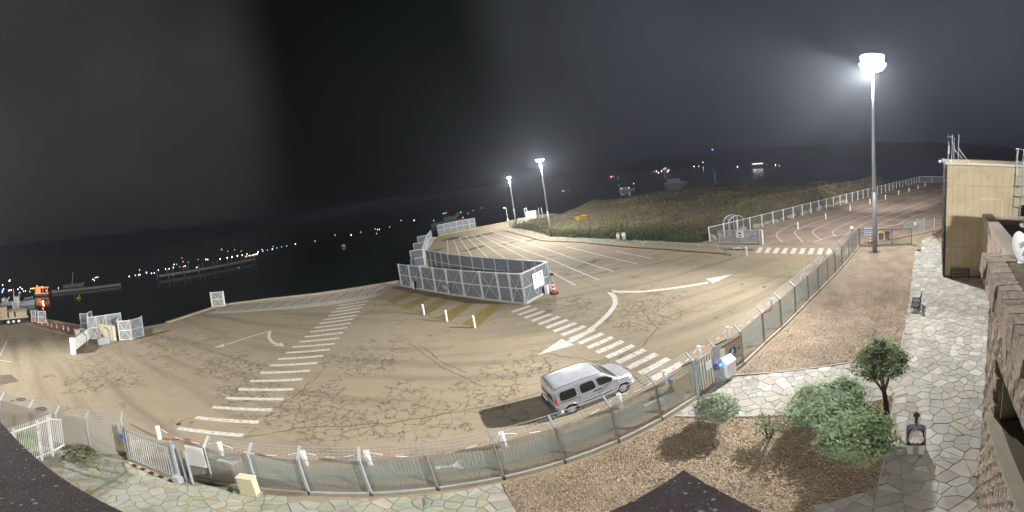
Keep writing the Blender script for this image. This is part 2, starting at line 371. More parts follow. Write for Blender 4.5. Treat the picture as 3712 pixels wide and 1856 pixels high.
# grooved concrete ramp slab along the quay
slab = [(-35.72,24.34),(-30.68,27.40),(-28.32,28.79),(-22.34,31.63),(-17.32,34.70),(-16.9,40.9),(-19.8,39.9),(-32.3,32.9),(-36.3,29.3)]
rs_ = structure(MB().sheet(slab, .004).build('ramp_slab', 'concrete'))
gr = MB()
A0, A1, B0, B1 = (-36.0,28.9), (-17.2,40.3), (-35.54,24.84), (-17.84,35.03)
for k in range(34):
    t0 = k/33; p = lerp(A0, A1, t0); q = lerp(B0, B1, min(1, t0+.035)); q = lerp(p, q, .8)
    gr.strip([p, q], .16 if k % 3 else .26, .008)
o = gr.build('drain_groove', 'kerb_dark', rs_); o['kind'] = 'stuff'
MB().strip([(-35.70,24.32),(-30.63,27.36),(-28.27,28.75),(-22.30,31.57),(-17.30,34.66)], .14, .008).build('slab_edge', 'concrete_light', rs_)
# ---------------------------------------------------------------- markings
Z1 = .006
def mark(name, poly, m='road_white', z=Z1): return structure(MB().sheet(poly, z).build(name, m))
Lb = [(-20.51,31.55),(-20.22,30.34),(-20.05,29.21),(-19.77,28.05),(-19.59,26.87),(-19.33,25.76),(-19.14,24.64),(-18.95,23.57),(-18.64,22.32),(-18.38,21.20),(-18.18,20.04),(-17.91,18.84),(-17.66,17.59),(-17.40,16.42),(-17.11,15.15),(-16.75,13.81),(-16.46,12.56),(-16.14,11.30),(-15.79,10.05),(-15.43,8.70),(-15.01,7.39)]
Rb = [(-17.59,33.30),(-17.37,32.07),(-17.16,30.92),(-16.89,29.65),(-16.63,28.51),(-16.45,27.52),(-16.20,26.32),(-15.94,25.17),(-15.65,23.97),(-15.37,22.74),(-15.09,21.58),(-14.85,20.42),(-14.67,19.26),(-14.38,18.03),(-14.12,16.78),(-13.82,15.53),(-13.47,14.17),(-13.18,12.93),(-12.87,11.66),(-12.52,10.31),(-12.18,8.99)]
for a, b in zip(Lb, Rb):
    structure(MB().strip([a, b], .33, Z1).build('crosswalk_stripe', 'road_white'))
n = 17
for k in range(n):
    t0 = k/(n-1); c = lerp((-1.45,26.9), (5.05,13.6), t0); cx, cy = c[0]+.9*sin(pi*t0)*.55, c[1]
    d = lerp((1.62,.88), (1.95,.5), t0)
    structure(MB().strip([(cx, cy), (cx+d[0], cy+d[1])], .43, Z1).build('crosswalk_stripe', 'road_white'))
for k in range(11):
    t0 = k/10; x = 668+(1570-668)*t0; y = 1025+18*t0; q = lambda X, Y: (2500+X/2.8, 550+Y/2.8)
    BL, TL = lerp((24.14,26.7), (28.68,17.72), t0), lerp((25.9,27.9), (30.75,18.75), t0)
    w = lerp((.27,-.47), (.29,-.46), t0)
    mark('crosswalk_stripe', [BL, (BL[0]+w[0], BL[1]+w[1]), (TL[0]+w[0], TL[1]+w[1]), TL])
def line(pts, w=.13, m='road_white', name='lane_line', z=Z1): return structure(MB().strip(pts, w, z).build(name, m))
for pts in ([(-13,58.4),(-14.9,68),(-16.7,75.9)], [(-10.5,56),(-13.6,69.6),(-14.6,74)], [(-8,53.7),(-11.2,66.5),(-13.9,77.2)], [(-5.1,50.7),(-8.9,65),(-12.5,78.1)],
            [(-2.3,48.4),(-6.6,63),(-10.6,77.6)], [(4.92,31.2),(1.37,44.5),(-8.6,76.4)], [(7.4,31.4),(4.1,43.1),(-3.4,64),(-7.8,75)], [(9.55,33),(4.8,48.3),(-.2,63),(-6.9,81.9)],
            [(12.67,34),(7.26,49.9)], [(14.9,34.6),(12.6,41.2)]):
    line(pts, .16)
def spl(pts, k=4):
    out = []
    for i in range(len(pts)-1):
        p0, p1, p2, p3 = pts[max(i-1,0)], pts[i], pts[i+1], pts[min(i+2, len(pts)-1)]
        for j in range(k):
            t_ = j/k; out.append(tuple(.5*(2*p1[c]+(p2[c]-p0[c])*t_+(2*p0[c]-5*p1[c]+4*p2[c]-p3[c])*t_*t_+(3*p1[c]-p0[c]-3*p2[c]+p3[c])*t_**3) for c in (0,1)))
    return out+[pts[-1]]
line(spl([(29.07,26.93),(31.60,30.39),(35.69,32.06),(40.17,32.29),(46.15,31.72),(60.96,30.44),(85.17,28.75),(104,31.6)]), .15)
line(spl([(30.35,24.71),(33.52,28.62),(35.59,29.59),(40.20,30.13),(51.12,29.98),(66.22,29.51),(93.78,28.80),(104,28.6)]), .15)
line(spl([(32.39,23.46),(34.90,26.58),(37.66,27.54),(43.45,27.97),(55.00,27.48),(68.87,27.34),(95.89,25.39),(108,22)]), .15)
line(spl([(34.65,22.72),(36.61,24.39),(39.57,24.99),(44.88,25.12),(49.50,24.65),(64.87,24.09),(86.80,22.17)]), .15)
line(spl([(37.21,21.86),(40.06,22.45),(45.52,22.68),(59.56,21.10),(75.66,19.29)]), .15)
line(spl([(42.64,20.44),(48.95,19.92),(59.22,18.95),(68.29,17.39)]), .15)
line(spl([(44.06,17.77),(51.32,17.29),(59.55,15.14)]), .15)
line(spl([(31.03,23.46),(33.71,23.30),(37.46,21.31),(40.67,19.58),(43.67,17.93),(45.57,16.60),(49.43,12.43)]), .16)
line([(33.55,35.10),(35.49,31.94)], .12, 'road_white_old')
mat('oil', (.05, .043, .036), .6, alpha=.5)
for i, (c, rx, ry) in enumerate((((-15.38,76.40),3.6,2.2), ((-8.24,60.06),4.2,1.0), ((-11.05,74.16),5,.9), ((-7.28,75.71),4.5,1.2), ((-1.46,60.50),3.5,.9), ((7.47,37.78),4.2,.6), ((-15.96,63.52),2.2,.8), ((2.69,59.86),3.,.7))):
    r = random.Random(i+40); n = 22; structure(MB().sheet([(c[0]+rx*cos(a)*r.uniform(.55,1.1)*.7-ry*sin(a)*.3, c[1]+ry*sin(a)*r.uniform(.55,1.2)+rx*cos(a)*.35) for a in [2*pi*k/n for k in range(n)]], .0045+.0002*i).build('oil_stain', 'oil'))
mat('iron_cover', (.07, .062, .055), .7, .3, var=.2, scale=8)
for c, r_ in (((-22.77,0.64),.33), ((-20.85,1.71),.38), ((-22.58,0.09),.16), ((-15.37,7.63),.14), ((-7.71,23.42),.12), ((17.75,18.86),.16), ((17.00,20.83),.14)):
    structure(MB().sheet([(c[0]+r_*cos(2*pi*k/18), c[1]+r_*sin(2*pi*k/18)) for k in range(18)], .0042).build('manhole_cover', 'iron_cover'))
# direction arrows
def arrow(shaft, w, head, m='road_white'):
    structure(MB().strip(spl(shaft), w, Z1+.004).build('direction_arrow', m)); mark('direction_arrow', head, m, Z1+.008)
arrow([(7.35,27.62),(9.20,26.07),(11.16,25.02),(13.39,24.12),(15.27,23.44)], .42, [(15.64,24.36),(18.08,23.39),(15.42,22.93)])
arrow([(7.35,27.62),(7.25,25.89),(6.90,24.63),(6.19,23.48),(5.43,22.55),(3.61,20.80),(2.14,19.88)], .42, [(1.76,20.52),(2.39,19.35),(0.05,18.86)])
arrow([(-23.10,22.65),(-23.81,20.38),(-24.19,18.02)], .2, [(-24.56,18.06),(-23.88,17.54),(-24.50,16.75)], 'road_white_old')
arrow([(-23.07,22.62),(-21.94,21.23),(-20.69,20.35),(-19.98,20.13)], .3, [(-19.85,20.55),(-19.99,19.71),(-18.93,19.90)], 'road_white_old')
# yellow hatching beside the steel pen
Q = [[(-13.71,36.70),(-12.43,35.82),(-13.80,31.70),(-15.17,33.13)], [(-10.89,34.69),(-9.70,33.85),(-11.56,30.00),(-12.86,30.94)], [(-8.69,33.07),(-7.62,32.29),(-9.19,28.12),(-10.52,29.13)],
     [(-5.99,31.04),(-5.02,30.44),(-6.74,26.32),(-8.19,27.31)], [(-3.35,29.47),(-2.15,29.18),(-4.18,24.57),(-5.60,25.53)]]
for q in Q: mark('hatch_stripe', q, 'road_yellow')
for a, b in (((-16.61,34.80),(-12.95,31.00)), ((-12.95,31.00),(-5.58,25.28)), ((-5.58,25.28),(-4.16,24.52)), ((-4.16,24.52),(-0.59,28.55)), ((-16.61,34.80),(-14.37,36.31))): line([a, b], .1, 'road_yellow', 'hatch_outline', Z1+.002)
line([(-16.98,26.63),(-16.71,29.06)], .01)
# dark flat patch on the ground and small litter marks at far left
mark('dark_patch', [(-28.06,-0.68),(-28.19,0.16),(-26.40,0.77),(-25.81,-0.68)], 'kerb_dark')
for k in range(3): line([(-32.35,-0.68),(-31.52,0.42)] if k == 0 else ([(-32.33,-0.58),(-32.08,-0.17)] if k == 1 else [(-33.82,-0.68),(-39.89,0.15)]), .14, 'road_white_old')
line([(-48.63,2.99),(-38.58,7.76)], .18, 'concrete_light', 'lane_line')
# long open cracks drawn as thin recessed dark ribbons
def crack(pts, w=.05, seed=0):
    r = random.Random(seed); P = []
    for a, b in zip(pts[:-1], pts[1:]):
        L_ = hypot(b[0]-a[0], b[1]-a[1]); k = max(2, int(L_/.35))
        for i in range(k): p = lerp(a, b, i/k); P.append((p[0]+r.uniform(-.09,.09), p[1]+r.uniform(-.09,.09)))
    P.append(pts[-1]); return MB().strip(P, [w*r.uniform(.5,1.8) for _ in P], .003)
CR = [[(-12.06,8.85),(-10.35,10.96),(-7.74,12.09),(-5.84,12.90),(-3.75,13.66),(-0.19,14.79)], [(8.30,21.69),(9.18,19.81),(12.34,20.13),(16.15,19.50)], [(8.13,21.81),(7.80,18.76),(5.93,16.98)], [(5.73,33.01),(7.51,28.01),(8.41,21.92)],
      [(-11.28,17.90),(-9.94,20.91),(-8.15,21.86),(-5.94,19.20),(-4.15,17.62)], [(16.39,23.62),(19.43,20.92),(21.54,16.52)], [(-9.16,22.38),(-5.78,18.45),(-3.06,15.95),(-0.24,15.63)], [(-29.58,6.25),(-30.88,8.70),(-32.62,12.23)],
      [(-24.23,4.12),(-26.59,5.95),(-30.09,9.79)], [(-0.32,28.95),(3.70,25.94),(5.81,23.42),(8.17,21.91)], [(5.45,37.93),(8.79,32.97),(11.20,28.81)], [(-0.24,19.60),(1.31,18.29),(3.37,16.65),(4.62,17.41)], [(4.33,14.50),(4.62,13.15)], [(-12.82,11.88),(-12.85,14.07),(-13.43,17.61)]]
for i, c in enumerate(CR): structure(crack(c, .055, i).build('road_crack', 'kerb_dark'))
ym = mat('yard_asphalt', (.275, .205, .16), .85, var=.18, scale=.25, bump=.01, bscale=25, dirt=(.155,.118,.096), dscale=.13)
structure(MB().sheet([(24.2,35.2),(104,33.9),(110,22),(113.5,14.8),(60,13.4),(45,10.2),(39,13.7),(33.8,17.4),(31.6,20.2),(26.9,28.5)], .003).build('yard', 'yard_asphalt'))
# ---------------------------------------------------------------- pavement and green cycle lane beyond the parking
KERB = [(-3.42,78.4),(.6,68),(4.3,57.3),(9.66,50.9),(14.6,42),(17.9,36.7),(19.5,33.5),(21.36,29.9),(21.8,28.1),(22.07,26.7)]
BACK = [(28,21.3),(26.9,28.3),(23.9,33.2),(22.6,34.9),(18.9,41.4),(15.1,47.5),(10.3,54),(6.05,59.8),(2.8,71.3),(-1.5,80.5)]
pv = structure(MB().prism([(-3.42,79)]+KERB[1:8]+[(21.5,28.9)]+BACK[2:], 0, .11, bottom=False).build('pavement', 'sand_strip'))
MATS['sand_strip'].node_tree.nodes['Principled BSDF'].inputs['Roughness'].default_value = .9
structure(MB().strip(KERB[:9], .22, .115).build('pavement_kerb', 'kerb_dark'))
structure(MB().sheet([(21.5,28.7),(26.9,28.3),(28,21.3),(31.5,15.6),(31.6,15),(29.5,15.2),(27,18.6),(22.07,26.7)], .0045).build('forecourt', 'sand_strip'))
GF = [(-1.9,78.2),(3.5,62.0),(8.6,55),(15.7,45.7),(19.7,38.1),(20.8,35.8),(23.8,30.8),(25.2,28.1)]
GN = [(24.6,27.5),(22.4,31.2),(20.35,34.9),(19.2,37.3),(15.0,45),(7.9,54.3),(2.7,61.7),(-2.3,78)]
structure(MB().sheet(GF+GN, .1145).build('cycle_lane', 'green_lane'))
for c in ((24.0,29.4),(17.4,42.2)):
    MBm = MB().strip([(c[0]-.35,c[1]+.7),(c[0]+.2,c[1]-.35)], .25, .118); structure(MBm.build('lane_symbol', 'road_white'))
    structure(MB().strip([(c[0]-.4,c[1]+.15),(c[0]+.35,c[1]+.35)], .14, .12).build('lane_symbol', 'road_white'))
# ---------------------------------------------------------------- grass field behind the parking
def inside(p, poly):
    x, y = p; c = False; n = len(poly); j = n-1
    for i in range(n):
        if (poly[i][1] > y) != (poly[j][1] > y) and x < (poly[j][0]-poly[i][0])*(y-poly[i][1])/(poly[j][1]-poly[i][1])+poly[i][0]: c = not c
        j = i
    return c
def pdist(p, poly):
    best = 1e9
    for i in range(len(poly)):
        a, b = poly[i], poly[(i+1) % len(poly)]; dx, dy = b[0]-a[0], b[1]-a[1]
        t_ = max(0, min(1, ((p[0]-a[0])*dx+(p[1]-a[1])*dy)/(dx*dx+dy*dy))); best = min(best, hypot(p[0]-a[0]-t_*dx, p[1]-a[1]-t_*dy))
    return best
from mathutils import noise as MN
def fz(x, y, d=None):
    d = pdist((x, y), FIELD) if d is None else d
    h = .12+.55*MN.noise((x*.09, y*.09, 1.7))+.25*MN.noise((x*.35, y*.35, 4))
    mx = max(0, min(1, (x-27)/16)); ry = 43.5-.03*(x-40)+1.2*sin(x*.22); mend = max(0, min(1, (97-x)/6))
    h += 2.35*mx*mend*max(0, 1-abs(y-ry)/(4.2 if y < ry else 8))**.8
    h += .7*math.exp(-((x-30)**2+(y-88)**2)/120)+1.2*math.exp(-((x-22)**2/30+(y-97)**2/12))
    return .03+max(0, h+.25)*min(1, d/3.5)
fm = mat('field_soil', (.12, .10, .06), .95, var=.45, scale=.6, bump=.12, bscale=2.5, dirt=(.085, .09, .04), dscale=.09)
structure(MB().sheet(FIELD, .02).build('field_verge', 'field_soil'))
step = 1.15; ids = {}; mb = MB()
for i in range(96):
    for j in range(72):
        p = (-2+i*step, 34.5+j*step)
        if inside(p, FIELD): ids[i, j] = len(mb.v); mb.v.append((*p, fz(*p)+R0.uniform(0, .07)))
for (i, j) in ids:
    if all(k in ids for k in ((i+1,j),(i,j+1),(i+1,j+1))): mb.f.append((ids[i,j], ids[i+1,j], ids[i+1,j+1], ids[i,j+1])); mb.mi.append(0)
structure(mb.build('field', 'field_soil', smooth=True))
def tufts(name, m, pts, h, w, blades, lean=.5):
    mb = MB(); r = random.Random(len(pts))
    for x, y, z, s in pts:
        for _ in range(blades):
            a = r.uniform(0, 2*pi); hh = h*s*r.uniform(.5, 1.2); ox, oy = r.uniform(-.3,.3)*s, r.uniform(-.3,.3)*s; ln = hh*lean*r.uniform(.2, 1); ww = w*s*r.uniform(.6,1.3)
            px, py = cos(a+1.57)*ww, sin(a+1.57)*ww
            mb.add([(x+ox-px, y+oy-py, z), (x+ox+px, y+oy+py, z), (x+ox+cos(a)*ln+px*.2, y+oy+sin(a)*ln+py*.2, z+hh)], [(0,1,2)])
    o = mb.build(name, m); o['kind'] = 'stuff'; return o
dry, green, pale = [], [], []
while len(dry) < 5200:
    p = (R0.uniform(-2,104), R0.uniform(35,113))
    if hypot(p[0]-20, p[1]-40) > 25+R0.random()*75 or not inside(p, FIELD): continue
    k = MN.noise((p[0]*.08, p[1]*.08, 9)); d = pdist(p, FIELD)
    if d < .5 or k < -.25: continue
    (pale if k > .28 else dry).append((*p, fz(*p, d), R0.uniform(.6,1.3)))
GFB = [(-1.5,80.5),(2.8,71.3),(6.05,59.8),(10.3,54),(15.1,47.5),(18.9,41.4),(22.6,34.9)]
for _ in range(2100):
    i = R0.randrange(6); q = lerp(GFB[i], GFB[i+1], R0.random()); dd = abs(R0.gauss(0, 3.0))+.6
    a, b = GFB[i], GFB[i+1]; L_ = hypot(b[0]-a[0], b[1]-a[1]); p = (q[0]-(b[1]-a[1])/L_*dd, q[1]+(b[0]-a[0])/L_*dd)
    if inside(p, FIELD): green.append((*p, fz(*p), R0.uniform(.7,1.5)))
tufts('dry_grass', 'dry_grass', dry, .55, .10, 7)
mat('pale_grass', (.21, .18, .085), .9, var=.35, scale=2); tufts('pale_grass', 'pale_grass', pale, .5, .09, 8)
# hedge like growth behind the green fence: leaf faces through a volume
mb = MB(); r = random.Random(5)
for x, y, z, s in green:
    for _ in range(r.choice((3,8,14,20))):
        px, py, pz = x+r.gauss(0,.35), y+r.gauss(0,.35), z+abs(r.gauss(0,.5))*s*r.uniform(.5,1.3); a, b_ = r.uniform(0,6.3), r.uniform(-.9,.9); sz = r.uniform(.07,.17)
        u = Vector((cos(a), sin(a), b_))*sz; v = Vector((-sin(a), cos(a), r.uniform(-.6,.9)))*sz*.7
        c = Vector((px, py, pz)); mb.cur = min(2, max(0, int(1.5+2.2*MN.noise((px*.25,py*.25,3))+r.uniform(-.6,.6)))) if r.random() < .85 else 1; mb.add([c-u, c+v, c+u, c-v], [(0,1,2,3)])
o = mb.build('bramble_growth', ['hedge','hedge_dry','hedge_dark']); o['kind'] = 'stuff'

# ================================================================ floodlight masts
def mast(base, h, label, head_r, n, power, r0=.22, r1=.09, aim=None, bright='lampglass', tiers=1):
    x, y = base; t_ = thing('light_mast', label, 'light mast', (x, y, 0), group='floodlight masts')
    MB().lathe([(r0*1.0,0),(r0*.97,.6),(r0*.95,h*.33)], (x,y,.05), 14).build('pole_lower', 'galv_dark', t_, smooth=True)
    MB().lathe([(r0*.84,h*.33),(r0*.74,h*.5),(r1*1.2,h*.8),(r1,h-.2)], (x,y,.05), 14).build('pole_upper', 'galv', t_, smooth=True)
    b = MB().box((x,y,.03), (r0*3.6,r0*3.6,.06)).build('base_plate', 'galv_dark', t_)
    for sx in (-1,1):
        for sy in (-1,1): MB().lathe([(.035,0),(.035,.14)], (x+sx*r0*1.5, y+sy*r0*1.5, .05), 6).build('anchor_bolt', 'galv_dark', b)
    rng = MB()
    rng.tube([(x+head_r*.8*cos(a), y+head_r*.8*sin(a), h+.05) for a in [2*pi*k/20 for k in range(21)]], .04)
    for k in range(4): rng.bar((x,y,h-.1), (x+head_r*.8*cos(k*pi/2), y+head_r*.8*sin(k*pi/2), h+.05), .05)
    rng.lathe([(.12,h-.3),(.14,h+.3)], (x,y,0), 10)
    rng.build('head_frame', 'galv', t_)
    for k in range(n*tiers):
        a = 2*pi*k/n+(.15 if aim is None else 0)+(pi/n if k >= n else 0); c = (x+head_r*cos(a), y+head_r*sin(a), h+.1+(.75*head_r if k >= n else 0)); tl = radians(35 if k < n else 8)
        f = MB(); fw = Vector((cos(a)*cos(tl), sin(a)*cos(tl), -sin(tl))); sd = Vector((-sin(a), cos(a), 0)); u = sd.cross(fw)*-1
        s = head_r*.40; C0 = Vector(c)
        def quad(d, sc): return [C0+fw*d+sd*(sx*s*sc)+u*(sy*s*sc) for sx, sy in ((-1,-1),(1,-1),(1,1),(-1,1))]
        f.add(quad(.12,1)+quad(-.16,.6), [(0,1,5,4),(1,2,6,5),(2,3,7,6),(3,0,4,7),(7,6,5,4)])
        o = f.build('floodlight', 'galv_dark', t_)
        MB().add(quad(.125,.94), [(0,1,2,3)]).build('lamp_glass', bright, o)
    for (dx, dy, dz, w, ang) in power:
        p = (x+dx*head_r, y+dy*head_r, h-.55)
        l = point(p, w) if ang is None else spot(p, ang[0], w, ang[1])
        l.parent = t_; l.location = (l.location[0]-x, l.location[1]-y, l.location[2])
    return t_
mat('lampglass_far', (.9,.9,1), .3, emit=(.86,.9,1), estr=40)
PA = 9500
ma = mast((30.8,15.1), 20.0, 'tall nearest floodlight mast on the gravel bed beside the dark sliding gate', 1.0, 8,
    [(0,0,.0,PA*.85,None), (0,0,0,PA*.7,((8,4,0),44)), (0,0,0,PA*1.7,((-8,22,0),70)), (0,0,0,PA*3.9,((-34,20,0),42)), (0,0,0,PA*1.9,((78,34,0),46))], .27, .10, tiers=2)
mbt = mast((6.27,60.2), 14.4, 'floodlight mast rising from the brambles behind the parking lanes', .55, 6, [(0,0,0,PA*.75,None)], .2, .08, bright='lampglass_far')
mc = mast((.19,87.1), 12.4, 'farthest floodlight mast on the pier tip near the white booth', .42, 5, [(0,0,0,PA*.5,None)], .2, .08, bright='lampglass_far')
# the quay mast beyond the left edge of the frame, whose light crosses the apron from behind
md = mast(MAST_D[:2], 20.5, 'floodlight mast beside the harbour office at the left quay', 1.0, 8, [(0,0,0,PA*1.7,((4,14,0),125)), (0,0,0,PA*.35,None), (0,0,0,PA*2.6,((27,3.5,9.5),13))], .27, .10)

# ================================================================ near security fence
FP = [(-10.1,5.74),(-8.59,6.32),(-7.14,6.95),(-5.45,7.58),(-3.7,8.24),(-1.85,8.83),(.05,9.39),(2.02,9.93),(3.97,10.47),(6.03,11.07),(7.39,11.43),(9.2,11.76),(11.41,12.45),(13.39,12.93),
      (15.41,13.45),(17.51,13.99),(19.36,14.42),(21.34,14.88),(23.12,15.28),(24.99,15.75),(27.34,16.36),(29.91,17.07),(32.04,17.71)]
def fence_post(p, nrm, root, m='post_grey', h=2.25):
    mb = MB(); a = (p[0], p[1], 0); b = (p[0], p[1], h); c = (p[0]+nrm[0]*.40, p[1]+nrm[1]*.40, h+.36)
    mb.bar(a, b, .085, .06); mb.bar((b[0]-nrm[0]*.02, b[1]-nrm[1]*.02, h-.02), c, .085, .06)
    return mb.build('post', m, root)
def fence_bay(a, b, root, wall=True, h=2.25, mesh='mesh_grey', arm=True):
    L_ = hypot(b[0]-a[0], b[1]-a[1]); d = ((b[0]-a[0])/L_, (b[1]-a[1])/L_); n = (-d[1], d[0])
    e = .05; p, q = (a[0]+d[0]*e, a[1]+d[1]*e), (b[0]-d[0]*e, b[1]-d[1]*e)
    mb = MB(); w = .0
    mb.add([(*p,.24),(*q,.24),(*q,h),(*p,h)], [(0,1,2,3)])
    pan = mb.build('mesh_panel', mesh, root)
    wr = MB()
    for z in (.25, 1.2, h-.01): wr.bar((*p, z), (*q, z), .007)
    sw = MB()
    for k in range(int(L_/.11)): c = lerp(p, q, (k+.5)/int(L_/.11)); sw.bar((*c, .26), (*c, h-.02), .007)
    sw_ = sw.build('upright_wire', 'wire_soft', pan); sw_['kind'] = 'stuff'
    if arm:
        for k in range(5):
            t_ = k/4; wr.bar((p[0]+n[0]*.38*t_, p[1]+n[1]*.38*t_, h+.34*t_), (q[0]+n[0]*.38*t_, q[1]+n[1]*.38*t_, h+.34*t_), .008 if k < 4 else .02)
        for k in range(int(L_/.16)): c = lerp(p, q, (k+.5)/int(L_/.16)); wr.bar((*c, h), (c[0]+n[0]*.38, c[1]+n[1]*.38, h+.34), .004)
    o = wr.build('wire', 'galv', pan); o['kind'] = 'stuff'
    if wall:
        mw = MB(); c = lerp(a, b, .5); mw.box((c[0], c[1], .12), (L_-.1, .16, .24), atan2(d[1], d[0])); mw.build('base_wall', 'concrete', root)
sf = thing('security_fence', 'long grey welded mesh security fence with cranked posts along the stone paving and gravel bed', 'fence', FP[10])
for i, p in enumerate(FP):
    a, b = FP[max(0, i-1)], FP[min(len(FP)-1, i+1)]; L_ = hypot(b[0]-a[0], b[1]-a[1]); fence_post(p, (-(b[1]-a[1])/L_, (b[0]-a[0])/L_), sf, 'galv' if i < 4 else 'post_grey')
for i in range(len(FP)-1):
    if i == 9: continue
    fence_bay(FP[i], FP[i+1], sf)
gp0 = (-10.88, 5.35)
fence_bay(gp0, FP[0], sf, arm=False)
# beige and clear rigid boards fixed on some bays
def board(a, b, t0, t1, z0, z1, name, m, root, out=-.05, th=.02):
    L_ = hypot(b[0]-a[0], b[1]-a[1]); d = ((b[0]-a[0])/L_, (b[1]-a[1])/L_); n = (-d[1]*out, d[0]*out)
    p, q = lerp(a, b, t0), lerp(a, b, t1)
    return MB().bar((p[0]+n[0], p[1]+n[1], (z0+z1)/2), (q[0]+n[0], q[1]+n[1], (z0+z1)/2), th, z1-z0).build(name, m, root)
mat('beige_board', (.36, .33, .24), .6, var=.05)
sb = board(FP[8], FP[9], .42, .82, .95, 1.95, 'blank_board', 'beige_board', sf)
board(gp0, FP[0], .15, .95, 1.0, 2.2, 'blank_board', 'white_clean', sf)
# pedestrian direction sign on the bay right of the gate
g0, g1 = FP[10], FP[11]; gd = atan2(g1[1]-g0[1], g1[0]-g0[0])
ps = thing('pedestrian_sign', 'cream board with a blue walking person disc and two black arrows on the mesh fence', 'sign', (*lerp(g0, g1, .58), 0), gd)
ps['_o'] = (0,0,0)
MB().box((0,-.07,1.5), (1.42,.02,1.35)).build('board', 'beige_board', ps)
MB().box((0,-.083,2.08), (1.36,.006,.1)).build('red_band', mat('sign_red', (.35,.10,.09), .6), ps)
mat('disc_blue', (.025,.06,.16), .5)
dk = MB(); dk.v = [(.30*cos(2*pi*k/24), -.085, 1.42+.30*sin(2*pi*k/24)) for k in range(24)]+[(.30*cos(2*pi*k/24), -.081, 1.42+.30*sin(2*pi*k/24)) for k in range(24)]
dk.f = [tuple(range(24))]+[(k, (k+1) % 24, 24+(k+1) % 24, 24+k) for k in range(24)]; dk.mi = [0]*25
dd = dk.build('disc', 'disc_blue', ps)
wk = MB(); y = -.09
wk.lathe([(.001,-.035),(.035,0),(.001,.035)], (.02,y,1.63), 8)
for a, b in (((.0,1.57),(-.01,1.38)), ((-.01,1.38),(.10,1.22)), ((-.01,1.38),(-.10,1.20)), ((0,1.54),(.10,1.42)), ((0,1.54),(-.09,1.42))): wk.bar((a[0],y,a[1]), (b[0],y,b[1]), .012, .045)
wk.build('walker', 'white_clean', dd)
for s in (-1, 1):
    a = MB(); x = s*.50
    a.add([(x+s*.10,-.084,1.40+s*0),(x-s*.02,-.084,1.50),(x-s*.02,-.084,1.30)], [(0,1,2)]); a.bar((x-s*.10,-.084,1.40), (x-s*.02,-.084,1.40), .006, .08); a.build('arrow', 'black', ps)
# pedestrian gate
def to(a, b, t, z=0): return (*lerp(a, b, t), z)
J, K = FP[9], FP[10]
pg = thing('pedestrian_gate', 'grey pedestrian gate of upright bars with a notice plate beside the blue light', 'gate', lerp(J, K, .5))
for t_, w in ((.0,.13),(1.0,.11)): MB().bar(to(J,K,t_,0), to(J,K,t_,2.35), w, w).build('gate_post', 'galv', pg)
fr = MB()
for t0, z0, t1, z1 in ((.13,.1,.13,2.2),(.93,.1,.93,2.2),(.13,2.18,.93,2.18),(.13,.13,.93,.13)): fr.bar(to(J,K,t0,z0), to(J,K,t1,z1), .055)
fr.build('gate_frame', 'galv', pg)
for k in range(6): t_ = .22+k*.125; MB().bar(to(J,K,t_,.15), to(J,K,t_,2.16), .03).build('bar', 'galv_dark', pg)
mb = MB(); p, q = lerp(J,K,.45), lerp(J,K,.72); mb.bar((p[0]+.03,p[1]-.06,1.55), (q[0]+.03,q[1]-.06,1.55), .02, .5); npl = mb.build('notice_plate', 'white_clean', pg)
MB().bar((p[0]+.01,p[1]-.045,1.55), (q[0]+.05,q[1]-.045,1.55), .012, .56).build('plate_back', 'galv_dark', npl)
mb = MB(); mb.bar(to(J,K,.03,2.0), to(J,K,.4,2.12), .05); mb.lathe([(.07,-.25),(.07,.12)], to(J,K,.04,1.85), 8); mb.build('door_closer', 'galv', pg)
mb = MB(); c = lerp(J,K,.95); mb.box((c[0],c[1]-.05,1.1), (.16,.16,.34), .3); mb.build('lock_box', 'galv_dark', pg)
# reader post with blue light and white cabinet
rd = lerp(K, FP[11], .10); rt = thing('reader_post', 'slim access reader post with a glowing blue light next to the pedestrian gate', 'access reader', (rd[0]+.02, rd[1]-.14, 0))
mb = MB(); mb.bar((rd[0]+.02,rd[1]-.14,0), (rd[0]+.02,rd[1]-.14,1.25), .12); mb.build('post', 'galv', rt)
mb = MB(); mb.lathe([(.07,0),(.07,.18),(.04,.2)], (rd[0]+.02,rd[1]-.14,1.36), 10); mb.build('intercom', 'galv', rt)
mat('blue_led', (.05,.1,1), .3, emit=(.02,.10,1.), estr=14)
mb = MB(); mb.lathe([(.03,-.07),(.07,-.04),(.07,.04),(.03,.07)], (rd[0]-.06,rd[1]-.22,1.22), 10); mb.build('blue_light', 'blue_led', rt)
cb = lerp(K, FP[11], .30); ct = thing('cabinet', 'white metal cabinet with a sloping lid standing right of the blue light', 'cabinet', (*cb, 0), gd)
ct['_o'] = (0,0,0)
mb = MB(); mb.v = [(-.3,-.42,.3),(.3,-.42,.3),(.3,-.12,.3),(-.3,-.12,.3),(-.3,-.42,1.18),(.3,-.42,1.18),(.3,-.12,1.38),(-.3,-.12,1.38)]; mb.f = [(0,3,2,1),(0,1,5,4),(1,2,6,5),(2,3,7,6),(3,0,4,7)]; mb.mi = [0]*5; mb.build('body', 'white_clean', ct)
mb = MB(); mb.v = [(-.33,-.46,1.19),(.33,-.46,1.19),(.33,-.1,1.42),(-.33,-.1,1.42)]; mb.v += [(x,y,z+.04) for x,y,z in mb.v[:4]]; mb.f = [(0,3,2,1),(4,5,6,7),(0,1,5,4),(1,2,6,5),(2,3,7,6),(3,0,4,7)]; mb.mi = [0]*6; mb.build('lid', 'white_clean', ct)
for sx in (-.2,.2): MB().box((sx,-.27,.15), (.06,.06,.3)).build('leg', 'galv', ct)
tg = board(K, FP[11], .14, .3, 1.3, 1.95, 'info_sheet', 'white_clean', sf, out=-.09)
